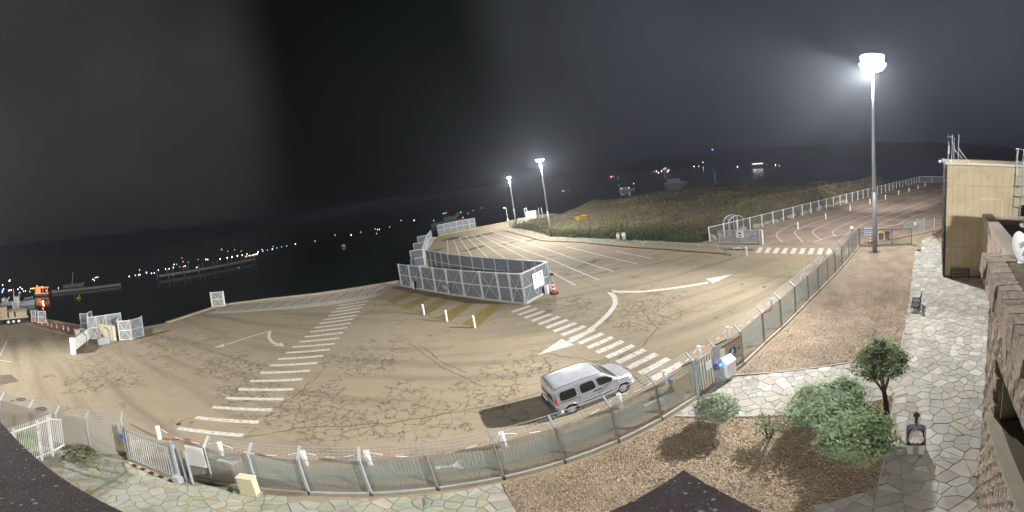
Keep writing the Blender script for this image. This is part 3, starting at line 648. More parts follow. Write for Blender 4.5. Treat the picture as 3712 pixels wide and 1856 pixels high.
# ---------------------------------------------------------------- bollards and chain beyond the fence
def bollard(label, loc, group, h=.92, r=.098, cat='bollard'):
    t_ = thing('bollard', label, cat, loc, group=group); t_['_o'] = (0,0,0)
    MB().lathe([(r,0),(r,h*.72),(r*.75,h*.74),(r*.75,h*.8),(r*1.05,h*.82),(r*1.05,h*.97),(r*.8,h)], n=12).build('body', 'white_paint', t_, smooth=False)
    MB().lathe([(r*.36,h+.001),(r*.3,h+.004)], n=10).build('cap_hole', 'black', t_)
    MB().lathe([(r*1.012,h*.42),(r*1.012,h*.56)], n=12, cap=False).build('band', 'bollard_refl', t_)
    return t_
BP = [(-14.59,6.16),(-11.51,7.26),(-8.4,8.5),(-6.31,9.32),(-1.86,10.84),(2.92,12.18),(5.42,12.9),(7.98,13.87),(10.49,14.54),(15.13,15.43),(20.14,16.63),(23.89,17.31)]
BL_ = ['white bollard standing behind the sliding gate, leftmost of the chained row', 'white bollard behind the second bay right of the sliding gate', 'white bollard behind the third fence bay, next to the last crosswalk stripe',
       'white bollard behind the fence just left of the bay facing the stone paving middle', 'white bollard behind the fence left of the car shadow', 'white bollard just behind the fence below the rear wheel side of the silver van',
       'white bollard behind the fence beside the little yellow post', 'white bollard right behind the pedestrian gate', 'white bollard behind the pedestrian direction sign board',
       'white bollard behind the second bay right of the pedestrian sign', 'white bollard third from the right end of the chained row', 'white bollard at the right end of the chained row near the yard crossing']
b0 = bollard(BL_[0], BP[0], 'bollards along the road edge behind the fence')
for p, l in zip(BP[1:], BL_[1:]): dup(b0, p, 0, l)
mat('chain_red', (.55,.06,.035), .5)
for k, (a, b) in enumerate(zip(BP[:-1], BP[1:])):
    L_ = hypot(b[0]-a[0], b[1]-a[1]); n = max(6, int(L_/.42)//2*2+1); A_, B_ = lerp(a, b, .13/L_), lerp(a, b, 1-.13/L_)
    mb = MB(); P = [(*lerp(A_, B_, i/n), .80-.55*min(L_/5,1)*(1-(2*i/n-1)**2)) for i in range(n+1)]
    for i in range(n): mb.cur = i % 2; mb.tube([P[i], P[i+1]], .014, 5)
    o = mb.build('plastic_chain', ['white_clean', 'chain_red'])
    tag(o, 'red and white plastic chain hanging between '+('the first and second', 'the second and third', 'the third and fourth', 'the fourth and fifth', 'the fifth and sixth', 'the sixth and seventh', 'the seventh and eighth', 'the eighth and ninth', 'the ninth and tenth', 'the tenth and eleventh', 'the last two')[k]+' bollards from the left', 'chain', 'chains between the bollards')
# cycle lane strip with symbols between fence and bollards
lane = [(-11.6,6.7),(-8.9,7.45),(-5.6,8.75),(-1.9,9.95),(2,11.0),(6,12.1),(11.3,13.5),(17.4,15.0),(23,16.3)]
structure(MB().strip([(p[0]+.1,p[1]-.75) for p in lane], 1.3, .0042).build('footway', 'sand_strip'))
structure(MB().strip([(p[0]-.05,p[1]+.15) for p in lane], .95, .0084).build('cycle_lane', 'green_lane'))
for c in ((-10.9,7.05),(-3.65,9.62),(4.25,11.9),(17.3,15.2)):
    mb = MB(); u = (.956,.292); v = (-.292,.956); Pq = lambda x, y: (c[0]+u[0]*x+v[0]*y, c[1]+u[1]*x+v[1]*y)
    mb.strip([Pq(-.35,0),Pq(.4,.0)], .12, .0125); mb.strip([Pq(.1,0),Pq(.42,.26)], .10, .0127); mb.strip([Pq(.1,0),Pq(.42,-.22)], .10, .0129); mb.strip([Pq(-.45,0),Pq(-.3,0)], .22, .0131)
    structure(mb.build('lane_symbol', 'road_white'))
yp = thing('marker_post', 'small yellow post with a blue cap standing behind the fence by the pedestrian gate', 'post', (5.35,12.2,0)); yp['_o'] = (0,0,0)
MB().lathe([(.11,0),(.11,.62)], n=10).build('body', 'yellow', yp); MB().lathe([(.13,.62),(.13,.80),(.06,.84)], n=10).build('cap', 'blue_sign', yp); MB().lathe([(.14,0),(.14,.08)], n=10).build('foot', 'black', yp)
# ---------------------------------------------------------------- electrical cabinet and weeds by the fence
ec = thing('electrical_cabinet', 'cream electrical cabinet standing in front of the mesh fence on the stone paving', 'cabinet', (-8.62,6.02,0), .36); ec['_o'] = (0,0,0)
mat('cream', (.62,.57,.40), .6, var=.06)
MB().box((0,0,.55), (.52,.3,1.1)).build('body', 'cream', ec); MB().box((0,0,1.13), (.56,.34,.05)).build('lid', 'cream', ec)
MB().box((0,-.157,.56), (.44,.012,.9)).build('door', 'cream', ec); MB().box((0,0,.05), (.6,.38,.1)).build('plinth', 'concrete', ec)
# ---------------------------------------------------------------- sliding gate on the left
ga, gb = (-13.41,4.27), (-11.12,4.97)
sg = thing('sliding_gate', 'galvanised sliding gate of upright bars at the left end of the stone paving', 'gate', lerp(ga, gb, .5))
fr = MB()
for t0, z0, t1, z1 in ((0,.16,1,.16),(0,2.1,1,2.1),(0,.1,0,2.12),(1,.1,1,2.12)): fr.bar(to(ga,gb,t0,z0), to(ga,gb,t1,z1), .075, .09)
fr.build('gate_frame', 'galv', sg)
for k in range(18): t_ = (k+1)/19; MB().bar(to(ga,gb,t_,.2), to(ga,gb,t_,2.06), .048, .03).build('bar', 'white_paint', sg)
mb = MB(); mb.bar(to(ga,gb,-.05,0), to(ga,gb,-.05,2.2), .12); mb.build('end_post', 'post_grey', sg)
mb = MB(); mb.bar(to(ga,gb,1.07,0), to(ga,gb,1.07,2.35), .2, .14); gp = mb.build('drive_post', 'galv', sg)
mb = MB(); c = to(ga,gb,1.10,.22); mb.box((c[0]+.03,c[1]-.16,.21), (.30,.24,.42), .3); mb.build('motor_box', 'galv', sg)
mb = MB(); c = to(ga,gb,1.05,2.4); mb.lathe([(.05,0),(.06,.07),(.04,.12)], c, 10); mb.build('beacon', 'kerb_stone', gp)
for k, t_ in enumerate((1.2,1.3)): MB().bar(to(ga,gb,t_,0), to(ga,gb,t_,2.15), .07).build('guide_post', 'galv', sg)
ds = MB(); c = (-13.56,4.12,1.6); ds.v = [(c[0]+.13*cos(a)*.9, c[1]-.04+.13*cos(a)*.3, c[2]+.17*sin(a)) for a in [2*pi*k/18 for k in range(18)]]; ds.f = [tuple(range(18))]; ds.mi = [0]
ds.v += [(x+.01,y+.02,z) for x,y,z in ds.v[:18]]; ds.f += [(k,(k+1)%18,18+(k+1)%18,18+k) for k in range(18)]; ds.mi += [0]*18
tag(ds.build('round_sign', 'blue_sign'), 'small round blue and white sign fixed on the left post of the sliding gate', 'sign')
mat('hazard_yellow', (.44,.35,.15), .8, var=.2)
hz = [(-13.2,4.1),(-10.95,4.75)]
tr = structure(MB().strip(hz, .22, .0045).build('gate_track', 'concrete'))
for k in range(10):
    p, q = lerp(hz[0], hz[1], (k+.04)/10), lerp(hz[0], hz[1], (k+.96)/10); MB().bar((*p,.06), (*q,.06), .12, .1).build('hazard_block', 'hazard_yellow' if k % 2 == 0 else 'rubber', tr)
# fence left of the sliding gate
LF = [(-14.0,4.34),(-14.88,3.07),(-15.95,1.95),(-17.0,.85),(-18.3,-.54),(-19.6,-1.9)]
lf = thing('mesh_fence', 'cranked grey mesh fence running left from the sliding gate behind the white palisade', 'fence', LF[1])
for i, p in enumerate(LF):
    a, b = LF[min(len(LF)-1, i+1)], LF[max(0, i-1)]; L_ = hypot(b[0]-a[0], b[1]-a[1]); fence_post(p, (-(b[1]-a[1])/L_, (b[0]-a[0])/L_), lf, 'galv')
for i in range(len(LF)-1): fence_bay(LF[i+1], LF[i], lf)
# white palisade
pa0, pa1 = (-15.15,1.63), (-13.95,-.35)
pal = thing('palisade_fence', 'white palisade fence of tall pales beside the brown roof at lower left', 'fence', pa0)
for z in (.35, 2.42): MB().bar(to(pa0,pa1,0,z), to(pa0,pa1,1,z), .05, .06).build('rail', 'white_clean', pal)
for k in range(27): t_ = k/26; MB().bar(to(pa0,pa1,t_,.12), to(pa0,pa1,t_,2.72), .045, .02).build('pale', 'white_clean', pal)
for t_ in (.06,.30,.8): p = lerp(pa0, pa1, t_); MB().bar((p[0]+.05,p[1]-.03,0), (p[0]+.05,p[1]-.03,2.6), .1).build('post', 'white_paint', pal)
pe = (-15.55,2.1)
MB().bar((*pa0,2.42), (*pe,2.05), .05).build('rail', 'white_clean', pal); MB().bar((*pa0,.35), (*pe,.35), .05).build('rail', 'white_clean', pal)
for k in range(5): t_ = (k+1)/5.2; MB().bar((*lerp(pa0,pe,t_),.12), (*lerp(pa0,pe,t_),2.4-.36*t_), .045, .02).build('pale', 'white_clean', pal)

# ================================================================ steel gate pens on the quay
def steel_panel(a, b, h, root, cross=True, infill='mesh_pen', side=-1, z0=.12, name='panel', fm='pen_frame', w=.09):
    """framed panel with a cross brace: panel (infill) > frame, brace"""
    L_ = hypot(b[0]-a[0], b[1]-a[1]); d = ((b[0]-a[0])/L_, (b[1]-a[1])/L_); n = (-d[1]*.05*side, d[0]*.05*side)
    e = .03/L_; p, q = lerp(a, b, e), lerp(a, b, 1-e)
    pn = MB().bar((*p,(z0+h)/2), (*q,(z0+h)/2), .012, h-z0).build(name, infill, root)
    fr = MB()
    for t0, y0, t1, y1 in ((0,z0,0,h),(1,z0,1,h),(0,z0,1,z0),(0,h,1,h),(0,(z0+h)/2,1,(z0+h)/2)): fr.bar((*lerp(p,q,t0),y0), (*lerp(p,q,t1),y1), w, w)
    fr.build('frame', fm, pn)
    if cross:
        br = MB(); P = lambda t, z: (lerp(p,q,t)[0]+n[0], lerp(p,q,t)[1]+n[1], z); m = (z0+h)/2
        for za, zb in ((z0,h),(h,z0)): br.bar(P(.04,za), P(.96,zb), .035)
        br.build('brace', fm, pn)
    return pn
PEN0, PEN1, PEN2 = (-15.43,39.07), (-.2,28.39), (2.47,31.18)
pen = thing('steel_pen', 'large grey steel gate pen of cross braced panels between the yellow hatching and parking lanes', 'gate pen', lerp(PEN0, PEN1, .5))
FX = [0,.117,.24,.36,.475,.60,.735,.85,.925,1.0]
for i in range(9):
    a, b = lerp(PEN0, PEN1, FX[i]), lerp(PEN0, PEN1, FX[i+1])
    steel_panel(a, b, 2.95, pen, cross=(i != 7))
    MB().bar((*a,0), (*a,3.02), .2, .16).build('upright', 'pen_frame', pen)
MB().bar((*PEN1,0), (*PEN1,3.02), .2).build('upright', 'galv', pen)
mid = lerp(PEN1, PEN2, .52)
steel_panel(PEN1, mid, 2.95, pen); steel_panel(mid, PEN2, 2.95, pen)
MB().bar((*mid,0), (*mid,3.0), .15).build('upright', 'galv', pen); MB().bar((*PEN2,0), (*PEN2,3.02), .13).build('upright', 'galv', pen)
BK = [(2.47,31.18),(1.3,32.35),(.1,33.5),(-1.5,35.0),(-3.0,36.4),(-4.5,37.75),(-5.9,39.0),(-7.7,40.75),(-9.6,42.5),(-10.9,44.0),(-12.1,45.4),(-13.1,46.5),(-14.0,47.5)]
for i in range(len(BK)-1):
    steel_panel(BK[i], BK[i+1], 2.95, pen, cross=i < 2, side=1)
    MB().bar((*BK[i+1],0), (*BK[i+1],3.0), .1).build('upright', 'galv', pen)
# low kerbs under the panels
for a, b in ((PEN0, PEN1), (PEN1, PEN2)): MB().bar((*a,.05), (*b,.05), .32, .1).build('plinth', 'concrete_light', pen)
# information board fixed to the end panels
u = ((PEN2[0]-PEN1[0])/3.86, (PEN2[1]-PEN1[1])/3.86); bc = lerp(PEN1, PEN2, .535); ang = atan2(u[1], u[0])
ib = thing('information_board', 'big white board with two columns of black pictograms on the end of the steel pen', 'sign', (bc[0]+u[1]*.13, bc[1]-u[0]*.13, 0), ang); ib['_o'] = (0,0,0)
MB().box((0,0,1.74), (1.55,.03,1.5)).build('board', mat('board_white', (.86,.86,.88), .4), ib)
def pict_car(x, z, s, root, y=-.02):
    mb = MB(); pr = [(-.5,0),(.5,0),(.5,.18),(.32,.22),(.2,.42),(-.22,.42),(-.36,.22),(-.5,.18)]
    mb.add([(x+a*s, y, z+b*s) for a, b in pr], [tuple(range(8))]); mb.add([(x+a*s, y+.004, z+b*s) for a, b in pr], [tuple(range(7,-1,-1))])
    mb.lathe([(.01,0)], (0,0,-9), 3, cap=False) if False else None
    return mb.build('car_pictogram', 'black', root)
def pict_arrow(x, z, s, root, y=-.02, m='black', dr=1):
    mb = MB(); pr = [(-.5,-.12),(.15,-.12),(.15,-.28),(.5,0),(.15,.28),(.15,.12),(-.5,.12)]
    mb.add([(x+dr*a*s, y, z+b*s) for a, b in pr], [tuple(range(7))]); return mb.build('arrow', m, root)
for x in (-.40, .36):
    for r_ in range(2): MB().box((x+.02*r_,-.02,2.32-.07*r_), (.48-.05*r_,.006,.035)).build('text_line', 'black', ib)
    pict_car(x, 2.0, .24, ib); pict_arrow(x, 1.80, .22, ib)
MB().box((-.40,-.02,1.58), (.46,.006,.03)).build('text_line', mat('pink_ink', (.6,.28,.3), .6), ib)
# traffic cone at the end of the pen
def cone(label, loc, s=1., group=None, slim=False, name='traffic_cone'):
    t_ = thing(name, label, 'cone', loc, group=group); t_['_o'] = (0,0,0)
    if not slim: MB().lathe([(.36*s,0),(.36*s,.08*s),(.24*s,.1*s)], n=10).build('base', 'rubber', t_)
    else: MB().lathe([(.17*s,0),(.17*s,.05*s)], n=8).build('base', 'rubber', t_)
    r0, r1 = (.19,.055) if not slim else (.11,.06)
    MB().lathe([(r0*s,.06*s),(r1*s,1.05*s),(r1*.7*s,1.07*s)], n=12).build('body', 'red_plastic', t_, smooth=False)
    for z in (.34,.66): MB().lathe([((r0+(r1-r0)*z+.006)*s,(.06+z)*s),((r0+(r1-r0)*(z+.14)+.006)*s,(.2+z)*s)], n=12, cap=False).build('white_band', 'white_clean', t_)
    return t_
cone('red traffic cone on a black base at the end of the steel pen', (2.62,29.95,0), 1.15)
wb_ = thing('white_bin', 'white plastic box standing against the end panel of the steel pen', 'box', (1.95,30.35,0), ang); wb_['_o'] = (0,0,0)
MB().box((0,-.2,.42), (.55,.36,.8)).build('body', 'white_clean', wb_); MB().box((0,-.2,.84), (.58,.4,.05)).build('lid', 'white_clean', wb_)
bl = thing('ball_post', 'short post with a black ball on top beside the traffic cone', 'post', (2.75,31.0,0)); bl['_o'] = (0,0,0)
MB().lathe([(.04,0),(.04,1.5)], n=8).build('stem', 'galv', bl); MB().lathe([(.02,1.48),(.14,1.55),(.17,1.66),(.13,1.78),(.02,1.83)], n=10).build('ball', 'black', bl)
# intercom stand and small white post in front of the pen
ik = thing('ticket_stand', 'grey hooded stand in front of the middle of the steel pen', 'stand', (-8.1,33.55,0), -.6); ik['_o'] = (0,0,0)
MB().tube([(.1,0,0),(.1,0,.55),(0,0,.75)], .05).build('stem', 'galv', ik); MB().box((-.12,0,1.0), (.9,.45,.42), 0, .18).build('hood', 'galv', ik)
wp = thing('white_post', 'low white post with a black side standing before the left end of the steel pen', 'post', (-13.1,37.3,0), -.6); wp['_o'] = (0,0,0)
MB().box((-.1,0,.5), (.22,.22,1.0)).build('body', 'white_clean', wp); MB().box((.12,0,.5), (.18,.2,1.0)).build('side_plate', 'black', wp)
# hatch bollards
hb = bollard('thin white bollard on the yellow hatching, farthest of three from the silver van', (-9.49,28.24), 'bollards at the tip of the hatching', h=1.1, r=.085)
dup(hb, (-6.94,26.29), 0, 'thin white bollard on the yellow hatching, middle one of three'); dup(hb, (-4.36,24.46), 0, 'thin white bollard at the pointed tip of the yellow hatching nearest the van')
# timber deck and boulders at the inlet behind the pen
structure(MB().sheet([(-16.2,44),(-11.5,45.4),(-14.2,50.5),(-16.3,50)], .006).build('inlet_slab', 'kerb_stone'))
def boulder(label, loc, s, group, seed):
    r = random.Random(seed); bm = bmesh.new(); bmesh.ops.create_icosphere(bm, subdivisions=2, radius=1)
    q = [r.uniform(0,9) for _ in range(3)]
    for v in bm.verts:
        k = 1+.38*MN.noise(Vector(v.co)*1.3+Vector(q)); v.co = Vector((v.co.x*s[0], v.co.y*s[1], v.co.z*s[2]))*k
    me = bpy.data.meshes.new('boulder'); bm.to_mesh(me); bm.free(); me.materials.append(MATS['rock'])
    o = bpy.data.objects.new('boulder', me); COL.objects.link(o); o.location = loc; o.rotation_euler[2] = r.uniform(0,6); return tag(o, label, 'boulder', group)
for k in range(14):
    t_ = k/13; p = lerp((-16.0,45.5), (-20.9,80), t_); q = R0.uniform(-.5,.5)
    boulder('pale boulder on the water edge behind the steel pen, %s from the pen' % ORDN[k], (p[0]-.6+q*.6-(.8 if 3<k<11 else 0), p[1]+q, -.25+.2*q), (R0.uniform(.6,1.1), R0.uniform(.6,1.3), R0.uniform(.45,.8)), 'boulders at the inlet edge', k)
ty = thing('tyre_fender', 'black tyre fender hanging on the inlet edge below the boulders', 'tyre', (-17.6,46.8,-.6)); ty['_o'] = (0,0,0)
MB().tube([(0,.5*cos(a),.5*sin(a)) for a in [2*pi*k/16 for k in range(17)]], .16, 8).build('tyre', 'rubber', ty)
# second gate pen along the far inlet corner
P2 = [(-20.6,84.5),(-17.6,87.2),(-14.2,88.9),(-11.0,90.0)]
pen2 = thing('far_steel_pen', 'small steel gate pen on the yellow kerb at the far inlet corner', 'gate pen', P2[1])
for a, b in zip(P2[:-1], P2[1:]):
    m_ = lerp(a, b, .5); steel_panel(a, m_, 2.9, pen2, cross=False); steel_panel(m_, b, 2.9, pen2, cross=False)
for a in P2: MB().bar((*a,0), (*a,3.0), .14).build('upright', 'galv', pen2)
structure(MB().prism([(-20.4,83.6),(-17.4,86.2),(-14,87.9),(-10.8,89.0),(-10.9,89.6),(-14.1,88.6),(-17.6,86.9),(-20.6,84.3)], 0, .2).build('yellow_kerb', mat('yellow_kerb', (.42,.33,.07), .8, var=.2)))
GP = [((-15.2,50.0),(-16.4,55.0)), ((-16.9,57.5),(-18.4,64.5)), ((-18.9,67),(-20.2,76))]
for k, (a, b) in enumerate(GP):
    t_ = thing('lattice_gate', ('pale steel gate frame at the inlet nearest the pen', 'pale steel gate frame in the middle of the inlet edge', 'pale steel gate frame farthest along the inlet edge')[k], 'gate', lerp(a, b, .5), group='gate frames along the inlet')
    m_ = lerp(a, b, .5); steel_panel(a, m_, 2.8, t_, fm='white_paint'); steel_panel(m_, b, 2.8, t_, fm='white_paint')
    e_ = (a[0]-2.0, a[1]-.6); steel_panel(e_, a, 2.8, t_, cross=False, fm='white_paint')
# ================================================================ left gate group on the quay
lc = thing('left_gate_pen', 'pale steel gate pen with cross braces on the left quay beside the ramp kerb', 'gate pen', (-33.5,12.5))
A1, A2, A3 = (-33.79,11.58), (-33.14,12.74), (-33.58,14.29)
steel_panel(A1, A2, 2.3, lc, fm='white_paint', infill='mesh_grey'); steel_panel(A2, A3, 2.3, lc, fm='galv')
C0, C1, C2, C3 = (-36.2,8.95), (-36.0,9.9), (-35.9,11.0), (-35.7,12.7)
for a, b in ((C0,C1),(C1,C2),(C2,C3)): steel_panel(a, b, 2.75, lc, infill='mesh_grey')
steel_panel(C3, A1, 2.5, lc, cross=True, infill='mesh_grey')
for p in (A1, A2, A3, C0, C1, C2, C3): MB().bar((*p,0), (*p,2.45 if p in (A1,A2,A3) else 2.85), .11).build('upright', 'galv', lc)
D0, D1 = (-39.9,9.0), (-39.3,9.8)
ld = thing('gate_leaf', 'narrow grey steel gate leaf standing left of the pale gate pen', 'gate', D0)
steel_panel(D0, D1, 2.5, ld, cross=False); steel_panel(D1, (-40.2,10.6), 2.6, ld, cross=False)
mat('cream_panel', (.55,.50,.38), .7, var=.05)
bs = thing('screen_wall', 'cream screen wall with cranked posts between the grey gate leaf and the pale gate pen', 'screen', (-35,10.6))
S0, S1 = (-36.9,9.6), (-33.75,11.25)
for k in range(6):
    a, b = lerp(S0, S1, k/6+.006), lerp(S0, S1, (k+1)/6-.006); MB().bar((*a,.95), (*b,.95), .03, 1.8).build('screen_panel', 'cream_panel', bs)
    mb = MB(); mb.bar((a[0]+.06,a[1]-.05,0), (a[0]+.06,a[1]-.05,1.85), .07); mb.bar((a[0]+.06,a[1]-.05,1.83), (a[0]-.2,a[1]+.1,2.1), .07); mb.build('post', 'cream_panel', bs)
wf_ = thing('white_screen', 'white panelled screen with a broad end post on the left quay', 'screen', (-32.3,6.6))
MB().box((-32.05,6.25,.88), (.45,.30,1.76), .9).build('end_post', 'white_clean', wf_)
T0, T1 = (-32.3,6.55), (-35.7,9.0)
for k in range(4): a, b = lerp(T0, T1, k/4+.01), lerp(T0, T1, (k+1)/4-.01); MB().bar((*a,1.0), (*b,1.0), .03, 1.3).build('screen_panel', 'white_paint', wf_)
MB().bar((*T0,1.72), (*T1,1.72), .09).build('top_rail', 'galv_dark', wf_); MB().bar((*T0,.2), (*T1,.2), .12, .3).build('plinth', 'kerb_dark', wf_)
for k, p in enumerate(((-32.84,7.86),(-33.34,9.11),(-33.41,10.44))):
    t_ = thing('cranked_post', ('cranked post standing before the white screen', 'cranked post left of the low glass barrier', 'cranked post right of the low glass barrier')[k], 'post', p, group='cranked posts on the left quay')
    mb = MB(); mb.bar((*p,0), (*p,1.55), .08); mb.bar((p[0],p[1],1.53), (p[0]-.3,p[1]-.35,1.95), .08); mb.build('post', 'galv_dark', t_)
gb_ = MB().bar((-33.3,9.15,.5), (-33.38,10.4,.5), .04, .8).build('low_barrier', 'galv'); tag(gb_, 'low grey barrier panel between two cranked posts on the left quay', 'barrier')
wbx = MB().box((-38.6,8.6,.4), (.9,.9,.8), .5).build('white_block', 'white_clean'); tag(wbx, 'white concrete block left of the grey gate leaf', 'block')
# lone cross braced frame at the slab corner
so = thing('lattice_gate', 'lone white cross braced gate frame at the corner of the ramp slab', 'gate', (-37.4,27.5))
steel_panel((-38.0,27.0), (-36.7,28.05), 2.15, so, fm='white_paint', infill='mesh_grey'); 
for p in ((-38.05,26.95),(-36.62,28.1)): MB().bar((*p,0), (*p,2.25), .13).build('upright', 'white_paint', so)
MB().box((-37.35,27.5,.06), (1.8,.4,.12), .67).build('footing', 'concrete_light', so)
# cones along the left pier
CN = [(-48.45,4.32),(-46.98,4.62),(-45.86,5.06),(-45.02,5.69),(-43.83,6.02),(-42.8,6.55),(-41.66,7.17),(-40.58,7.57),(-39.39,8.08)]
ORD = ['nearest', 'second', 'third', 'fourth', 'fifth', 'sixth', 'seventh', 'eighth', 'ninth']
c0 = cone('red and white cone on the left pier, farthest of its row', CN[0], .85, 'cones in a row on the left pier', slim=True)
for k, p in enumerate(CN[1:]): dup(c0, p, 0, 'red and white cone on the left pier, %s from the far end of its row' % ORD[k+1])
# far gate leaves on the left pier
fg = thing('pier_gate', 'pair of pale steel gate leaves on the left pier by the trailer', 'gate', (-48,5))
steel_panel((-49.3,3.9), (-48.6,4.5), 1.85, fg, infill='mesh_grey', fm='white_paint'); steel_panel((-48.1,4.8), (-47.5,5.85), 1.85, fg, infill='mesh_grey', fm='white_paint'); steel_panel((-48.6,4.5), (-48.1,4.8), 2.0, fg, cross=False)
fg2 = thing('pier_gate', 'single steel gate leaf behind the crates of the trailer', 'gate', (-55.6,1.9)); steel_panel((-55.8,1.5), (-55.4,2.5), 2.3, fg2, cross=False, infill='mesh_grey', fm='white_paint')
# trailer with crates
tl = thing('flatbed_trailer', 'flatbed trailer with three axles parked on the left pier', 'trailer', (-49.5,0,0))
T0, T1 = (-49.2,-3.0), (-50.3,3.3)
MB().bar((*T0,.95), (*T1,.95), 2.3, .18).build('deck', 'concrete_light', tl); MB().bar((*T0,.75), (*T1,.75), .9, .2).build('chassis', 'galv_dark', tl)
for k, y in enumerate((.55,1.3,2.05)):
    for s in (0, 1):
        x = -48.72-(y*.17)-s*2.0; w = MB(); w.tube([(x-.14,y,.42),(x+.14,y,.42)], .42, 14); wh = w.build('wheel', 'rubber', tl)
        MB().tube([(x+.12,y,.42),(x+.16,y,.42)], .22, 10).build('hub', 'white_paint', wh)
nC = 0
def crate(c, d, label):
    t_ = thing('crate', label, 'crate', c, .17, group='wooden crates on the trailer'); t_['_o'] = (0,0,0)
    MB().box((0,0,d[2]/2), (d[0]*.96,d[1]*.96,d[2])).build('crate_body', 'wood_crate', t_)
    for k in range(5): MB().box((d[0]*.5, -d[1]*.42+d[1]*.21*k, d[2]/2), (.03,.10,d[2]*1.0)).build('batten', 'cream_panel', t_)
for k, y in enumerate((-2.4,-1.3,-.2)): crate((-49.0-.17*(y+3),y,1.04), (2.0,1.05,1.75), 'tall wooden crate on the trailer, '+('leftmost of three', 'middle of three', 'rightmost of three, beside the low crates')[k])
for k, y in enumerate((.9,1.9,2.7)): crate((-49.2-.17*(y+3)+.1,y,1.04), (2.0,.8,.85), 'low wooden crate on the trailer, '+('next to the tall crates', 'middle of three', 'at the rear end')[k])
MB().bar((-49.95,.3,1.95), (-50.4,3.2,1.98), 2.1, .08).build('cover_board', 'concrete_light', tl)
# ---------------------------------------------------------------- boats, kiosk, pontoons
def boat(label, loc, rz, L_, hullm='ship_hull'):
    t_ = thing('fishing_boat', label, 'boat', loc, rz); t_['_o'] = (0,0,0)
    st = [(-.5,.42,.9),(-.3,.5,.85),(0,.5,.95),(.25,.42,1.25),(.42,.2,1.6),(.5,.02,1.8)]; B = L_*.3; vs = []
    for x, w, h in st: vs += [(x*L_, -w*B, h*L_*.09), (x*L_*.97, -w*B*.6, -.3), (x*L_*.97, w*B*.6, -.3), (x*L_, w*B, h*L_*.09)]
    fs = []
    for i in range(len(st)-1):
        for j in range(3): fs.append((4*i+j, 4*i+4+j, 4*i+5+j, 4*i+1+j))
    fs += [(0,1,2,3)]; MB().add(vs, fs).build('hull', hullm, t_)
    MB().add([(x*L_*.96, s*w*B*.94, h*L_*.09-.22) for x, w, h in st for s in (-1,1)], [(2*i,2*i+2,2*i+3,2*i+1) for i in range(len(st)-1)]).build('deck', 'galv_dark', t_)
    wh = MB(); wh.box((-.02*L_,0,L_*.17), (L_*.17,B*.6,L_*.2)); wh.box((-.02*L_,0,L_*.28), (L_*.2,B*.68,.08)); w_ = wh.build('wheelhouse', 'white_paint', t_)
    MB().box((.066*L_,0,L_*.205), (.06,B*.5,L_*.06)).build('window', 'glass_dark', w_)
    m_ = MB(); m_.tube([(-.1*L_,0,L_*.1),(-.1*L_,0,L_*.52)], .09); m_.tube([(-.1*L_,-B*.3,L_*.42),(-.1*L_,B*.3,L_*.42)], .05); m_.tube([(.05*L_,0,L_*.27),(.05*L_,0,L_*.40)], .06); m_.build('mast', 'white_paint', t_)
    rl = MB(); 
    for k in range(5): x = .2+.06*k; rl.tube([(x*L_,-B*.42*(1-k*.2),L_*.11+k*.12),(x*L_,-B*.42*(1-k*.2),L_*.2+k*.1)], .035, 4)
    rl.tube([(.2*L_,-B*.42,L_*.2),(.46*L_,-B*.06,L_*.24)], .035, 4); rl.tube([(.2*L_,B*.42,L_*.2),(.46*L_,B*.06,L_*.24)], .035, 4); rl.build('bow_rail', 'white_clean', t_)
    dr = MB(); dr.tube([(-.4*L_,-B*.25,L_*.2),(-.4*L_,B*.25,L_*.2)], L_*.065, 12); dr.build('net_drum', 'white_paint', t_)
    for s in (-1,1): MB().bar((-.36*L_,s*B*.3,L_*.06), (-.25*L_,s*B*.3,L_*.26), .25).build('gantry_leg', 'white_clean', t_)
    return t_
boat('grey fishing boat with a white wheelhouse moored behind the trailer', (-74.5,3.2,-1.5), radians(80), 7.6)
boat('navy hulled boat lying against the pier behind the crates', (-67,-2.5,-1.5), radians(85), 9.5, 'navy')
ks = thing('kiosk', 'small floating kiosk lit orange on the far pontoon', 'kiosk', (-87.2,10.3,-1.5), radians(72)); ks['_o'] = (0,0,0)
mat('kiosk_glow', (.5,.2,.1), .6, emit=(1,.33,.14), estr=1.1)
MB().box((0,0,.35), (3.6,2.2,.5)).build('float', 'galv_dark', ks); MB().box((-1.0,0,1.35), (.8,1.8,1.5)).build('cabin', 'kiosk_glow', ks); MB().box((0,0,2.15), (3.5,2.1,.1)).build('roof', 'kiosk_glow', ks)
for x in (-1.6,.4,1.6): MB().box((x,-.9,1.35), (.1,.1,1.5)).build('pillar', 'kiosk_glow', ks)
MB().box((0,-1.0,.72), (3.5,.1,.18)).build('lit_step', 'kiosk_glow', ks)
kl = point((-86.3,10.2,.4), 45, (1,.35,.15), .2, 'kiosk_lamp'); kl['kind'] = 'helper'
mat('dim_deck', (.16,.17,.17), .8, var=.2)
def pontoon(label, a, b, w, z=-1.05):
    t_ = thing('pontoon', label, 'pontoon', (*lerp(a, b, .5), 0)); MB().bar((*a,z), (*b,z), w, .7).build('deck', 'dim_deck', t_); return t_
pontoon('long pale floating pontoon in the dark water at far left', (-90,13.2), (-87.2,32), 1.6)
pp = pontoon('pier on piles crossing the dark water at left', (-87.3,44.3), (-78.7,74.8), 1.2, -.6)
for k in range(14): p = lerp((-87.3,44.3), (-78.7,74.8), k/13); MB().lathe([(.16,-1.6),(.16,1.2)], (p[0]+.9*((k%2)*2-1),p[1],0), 6).build('pile', 'dim_deck', pp)
lm = thing('sail_boat', 'moored sailing boat with a leaning mast beyond the pontoon', 'boat', (-99,21,-1.5)); lm['_o'] = (0,0,0)
